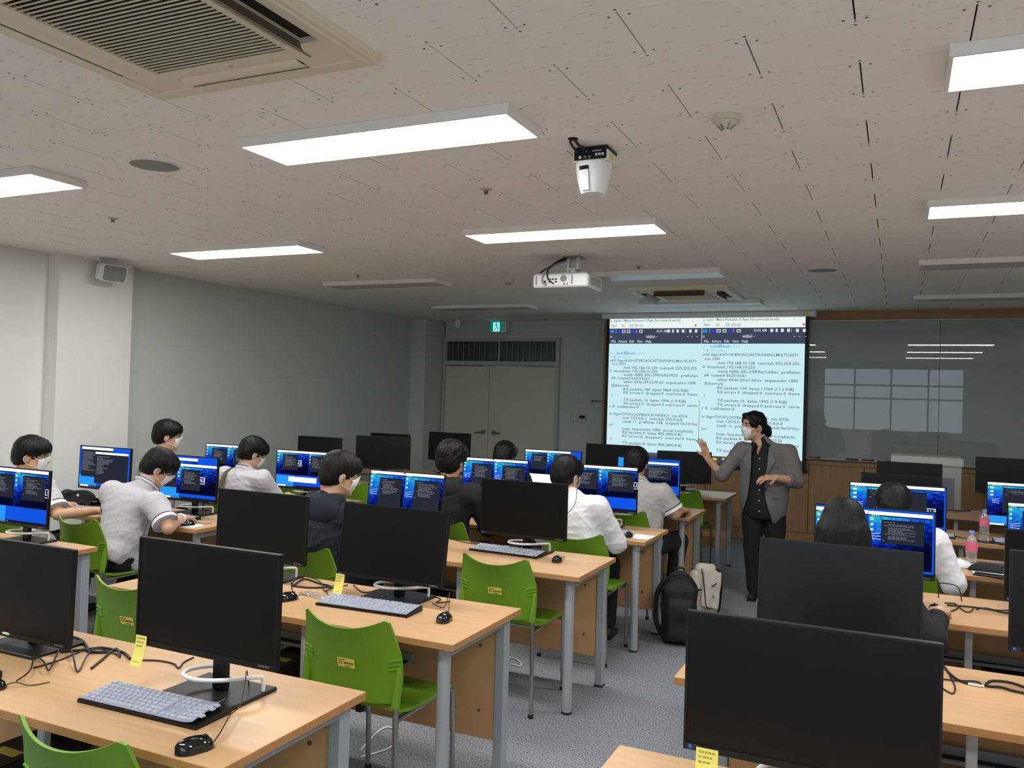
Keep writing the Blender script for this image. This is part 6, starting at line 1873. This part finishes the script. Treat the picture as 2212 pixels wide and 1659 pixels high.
# blazer: two open fronts, back, rolled sleeves
z_ = Vol(A(-0.52, -0.30, 0.58), A(0.42, 0.26, 1.36), 0.008)
z_.ell((0, 0.01, 1.04), (0.195, 0.142, 0.26), None, 0.03); z_.ell((0.0, 0.01, 0.84), (0.198, 0.155, 0.30), None, 0.06)
z_.cone(shR_ + A(0.02, 0, -0.018), shL_ + A(-0.02, 0, -0.018), 0.062, 0.062, 0.05)
z_.cone(nk - A(0, -0.02, 0.07), nk + A(0, 0.012, 0.0), 0.09, 0.074, 0.03)
for a, bb, w, fr in ((shR_, elR_, wrR_, 0.30), (shL_, elL_, wrL_, 0.42)):
    z_.cone(a - A(0, 0, 0.022), bb, 0.063, 0.057, 0.04); z_.cone(bb, bb + (w - bb) * fr, 0.056, 0.052, 0.02, flat1=True)
z_.wrinkle(0.0015, 20, 61, (0.8, 0.8, 1.2)); z_.crease(0.006, 24, 62, (0.8, 0.8, 1.5))
z_.keep((0, 0, 0.635), (0, 0, -1))
# the open front: a wedge that is narrow at the button and wide at the neck and hem
X, Y, Z = np.meshgrid(*z_.ax, indexing='ij', sparse=True)
w1 = np.interp(z_.ax[2], [0.60, 0.70, 0.85, 1.0, 1.12, 1.24, 1.36], [0.135, 0.115, 0.070, 0.062, 0.070, 0.074, 0.078])[None, None, :]
xc = np.interp(z_.ax[2], [0.60, 0.85, 1.25], [-0.045, -0.040, -0.024])[None, None, :]
wedge = np.maximum(np.abs(X - xc) - w1, Y + 0.03)
z_.g = np.maximum(z_.g, -wedge.astype(np.float32))
hem = (Z - 0.635) - 0.9 * np.maximum(0, 0.15 - np.abs(X + 0.045)) * (Y < 0) * 0.35
z_.g = np.maximum(z_.g, (-hem).astype(np.float32))
bz_ = put('blazer', z_.mesh('blazer', 'blazer'), t)
for s in (-1, 1):
    lp = MB()
    xa = -0.024 + s * 0.074
    prof = [(xa, -0.085, 1.262), (xa + s * 0.030, -0.122, 1.205), (xa + s * 0.052, -0.140, 1.150), (xa + s * 0.022, -0.150, 1.10), (-0.034 + s * 0.066, -0.157, 1.0), (-0.036 + s * 0.064, -0.160, 0.93)]
    inn = [(xa - s * 0.004, -0.080, 1.262), (xa - s * 0.006, -0.105, 1.205), (xa - s * 0.008, -0.118, 1.150), (xa - s * 0.010, -0.128, 1.10), (-0.034 + s * 0.058, -0.140, 1.0), (-0.036 + s * 0.060, -0.150, 0.93)]
    vs_ = []
    for p, q in zip(prof, inn): vs_ += [p, q, (q[0], q[1] + 0.008, q[2]), (p[0], p[1] + 0.008, p[2])]
    fs_ = [tuple((4 * i + a, 4 * i + (a + 1) % 4, 4 * i + 4 + (a + 1) % 4, 4 * i + 4 + a)[::s]) for i in range(5) for a in range(4)]
    part('lapel', lp.add(vs_, fs_), 'blazer', bz_)
def bz_y(x, z): return 0.005 - max(0.155 * math.sqrt(max(0, 1 - (x / 0.198) ** 2 - ((z - 0.84) / 0.30) ** 2)), 0.142 * math.sqrt(max(0, 1 - (x / 0.195) ** 2 - ((z - 1.04) / 0.26) ** 2)))
part('pocket_flap', MB().tube([(x, bz_y(x, 0.85) - 0.004, 0.846 + 0.10 * (x - 0.09)) for x in (0.09, 0.11, 0.13, 0.15, 0.165)], 0.005, 6), 'blazer', bz_)
part('breast_pocket', MB().tube([(x, bz_y(x, 1.10) - 0.003, 1.098 + 0.10 * (x - 0.08)) for x in (0.085, 0.10, 0.115, 0.13)], 0.004, 6), 'blazer', bz_)
part('blazer_button', MB().ellipsoid((0.034, -0.158, 0.915), (0.009, 0.005, 0.009), 12, 6), 'trousers', bz_)
# trousers and shoes
p = Vol(A(-0.24, -0.22, 0.0), A(0.24, 0.24, 0.86), 0.011)
p.ell((0, 0.01, 0.76), (0.165, 0.125, 0.13), None, 0.03)
p.cone((-0.082, 0.01, 0.72), (-0.075, -0.01, 0.42), 0.096, 0.074, 0.02); p.cone((-0.075, -0.01, 0.42), (-0.05, 0.0, 0.05), 0.074, 0.062, 0.02, flat1=True)
p.cone((0.085, 0.02, 0.72), (0.10, 0.03, 0.42), 0.096, 0.074, 0.02); p.cone((0.10, 0.03, 0.42), (0.11, 0.06, 0.05), 0.074, 0.062, 0.02, flat1=True)
p.wrinkle(0.003, 30, 71)
put('trousers', p.mesh('trousers', 'trousers'), t)
for q in (A(-0.05, -0.01, 0.07), A(0.11, 0.05, 0.07)):
    f = Vol(q - A(0.07, 0.24, 0.08), q + A(0.07, 0.10, 0.05), 0.008)
    f.cone(q + A(0, 0.02, -0.03), q + A(-0.01, -0.14, -0.042), 0.040, 0.030, 0.02); f.cone(q + A(0, 0, -0.03), q + A(0, 0, 0.02), 0.040, 0.042, 0.02)
    f.keep(q + A(0, 0, -0.066), (0, 0, -1))
    so = put('shoe', f.mesh('shoe', 'shoe'), t)
    part('sole', MB().box(q[0] - 0.042, q[0] + 0.036, q[1] - 0.17, q[1] + 0.06, 0.0, 0.010, ch=0.004), 'rubber', so)
# hair tied in a low bun, parted on the side
T = lambda x, y, z: hd + Rh @ A(x, y, z)
hv = Vol(hd - 0.2, hd + 0.2, 0.005)
hv.ell(T(0, -0.016, 0.034), (0.085, 0.104, 0.093), Rh, 0.01)
hv.ell(T(0, -0.055, -0.020), (0.074, 0.062, 0.070), Rh, 0.02)
for s in (-1, 1): hv.cone(T(s * 0.012, 0.068, 0.090), T(s * 0.076, 0.028, 0.015), 0.022, 0.018, 0.02)
hv.rbox(T(0, 0.108, -0.045), (0.058, 0.055, 0.112), 0.035, Rh, cut=True)
for s in (-1, 1): hv.rbox(T(s * 0.10, 0.028, -0.075), (0.034, 0.050, 0.072), 0.02, Rh, cut=True)
hv.ell(T(0, -0.128, -0.045), (0.042, 0.040, 0.046), Rh, 0.006); hv.ell(T(0.0, -0.140, -0.078), (0.030, 0.028, 0.034), Rh, 0.01)
hv.wrinkle(0.0013, 150, 81, (1.5, 0.4, 1.5)); hv.wrinkle(0.0018, 60, 82, (1.5, 0.5, 1.5))
put('hair', hv.mesh('hair', 'hair'), t)
face_bits(t, hd, Rh, False, True)
# marker in her hand is not visible; a ring glint on the lower hand
part('ring', MB().tube([Vector(wrL_ + A(-0.085 + 0.0, -0.055, 0.012)) + Vector((0.0, 0.010 * math.cos(a), 0.010 * math.sin(a))) for a in [2 * math.pi * i / 12 for i in range(13)]], 0.0015, 5, caps=False), 'chrome', t)

# wrist band of the bent student
tb = bpy.data.objects.get('person.001')
part('wrist_band', MB().tube([Vector((0.388, 0.205, 0.766)), Vector((0.381, 0.221, 0.769))], 0.034, 20), 'trim_white', tb)

# ------------------------------------------------------------------ bags in the aisle
t = thing('backpack', 'black backpack standing on the carpet beside the fourth middle desk', 'backpack', (-1.305, 5.60, 0), RAD(16)); t.scale = (0.80, 0.95, 1.0)
v = Vol(A(-0.2, -0.2, 0.0), A(0.2, 0.2, 0.52), 0.008)
v.rbox((0, 0, 0.20), (0.145, 0.085, 0.20), 0.05, None, 0.02); v.ell((0, 0, 0.34), (0.140, 0.085, 0.135), None, 0.03); v.rbox((0.0, -0.085, 0.16), (0.11, 0.045, 0.14), 0.035, None, 0.015)
v.wrinkle(0.004, 30, 91); v.keep((0, 0, 0.004), (0, 0, -1))
put('main_body', v.mesh('main_body', 'bagblack'), t)
part('zip', MB().tube(smoothpath([(-0.135, -0.05, 0.12), (-0.132, -0.055, 0.36), (-0.08, -0.06, 0.445), (0.0, -0.06, 0.462), (0.08, -0.06, 0.445), (0.132, -0.055, 0.36), (0.135, -0.05, 0.12)]), 0.004, 6), 'black', t)
for s in (-1, 1):
    part('shoulder_strap', MB().tube(smoothpath([(s * 0.06, 0.085, 0.43), (s * 0.085, 0.14, 0.36), (s * 0.10, 0.15, 0.22), (s * 0.11, 0.09, 0.06)]), [0.020] * 18 + [0.014], 8), 'bagblack', t)
part('side_strap', MB().tube(smoothpath([(-0.13, 0.02, 0.40), (-0.185, 0.01, 0.30), (-0.190, 0.0, 0.15), (-0.14, 0.0, 0.05)]), 0.020, 8), 'bagblack', t)
part('grab_handle', MB().tube(smoothpath([(-0.04, 0.03, 0.462), (-0.03, 0.03, 0.49), (0.03, 0.03, 0.49), (0.04, 0.03, 0.462)]), 0.007, 8), 'bagblack', t)
t = thing('shoulder_bag', 'beige canvas bag with black trim slumped beside the black backpack', 'bag', (-1.305, 6.40, 0), RAD(34)); t.scale = (0.78, 0.95, 0.98)
v = Vol(A(-0.2, -0.2, 0.0), A(0.2, 0.2, 0.42), 0.007)
v.rbox((0, 0.02, 0.165), (0.135, 0.065, 0.165), 0.045, rotm(0, -6, 6), 0.02)
v.wrinkle(0.006, 28, 95); v.keep((0, 0, 0.004), (0, 0, -1))
put('main_body', v.mesh('main_body', 'baggrey'), t)
v = Vol(A(-0.2, -0.2, 0.0), A(0.22, 0.2, 0.45), 0.007)
v.rbox((0.04, -0.062, 0.215), (0.088, 0.014, 0.145), 0.013, rotm(0, -8, 10), 0.01); v.cone((-0.03, 0.03, 0.345), (0.085, 0.03, 0.345), 0.05, 0.05, 0.03); v.wrinkle(0.004, 30, 96)
put('flap', v.mesh('flap', 'baggrey'), t)
part('side_piping', MB().tube(smoothpath([(0.10, -0.05, 0.37), (0.150, -0.045, 0.30), (0.165, -0.02, 0.16), (0.155, 0.0, 0.03), (0.06, -0.05, 0.012)]), 0.009, 8), 'bagblack', t)
part('flap_piping', MB().tube(smoothpath([(-0.055, -0.05, 0.37), (-0.040, -0.080, 0.25), (-0.02, -0.090, 0.10), (0.02, -0.095, 0.075)]), 0.005, 6), 'bagblack', t)
part('side_buckle', MB().box(-0.135, -0.06, -0.068, -0.056, 0.205, 0.217), 'bagblack', t)
part('zip_pocket', MB().tube([(0.035, -0.088, 0.24), (0.085, -0.088, 0.265)], 0.005, 6), 'bagblack', t)
part('emblem', MB().tube([(0.05 + 0.009 * math.cos(a), -0.090, 0.165 + 0.012 * math.sin(a)) for a in [2 * math.pi * i / 10 for i in range(11)]], 0.002, 5, caps=False), 'navy', t)
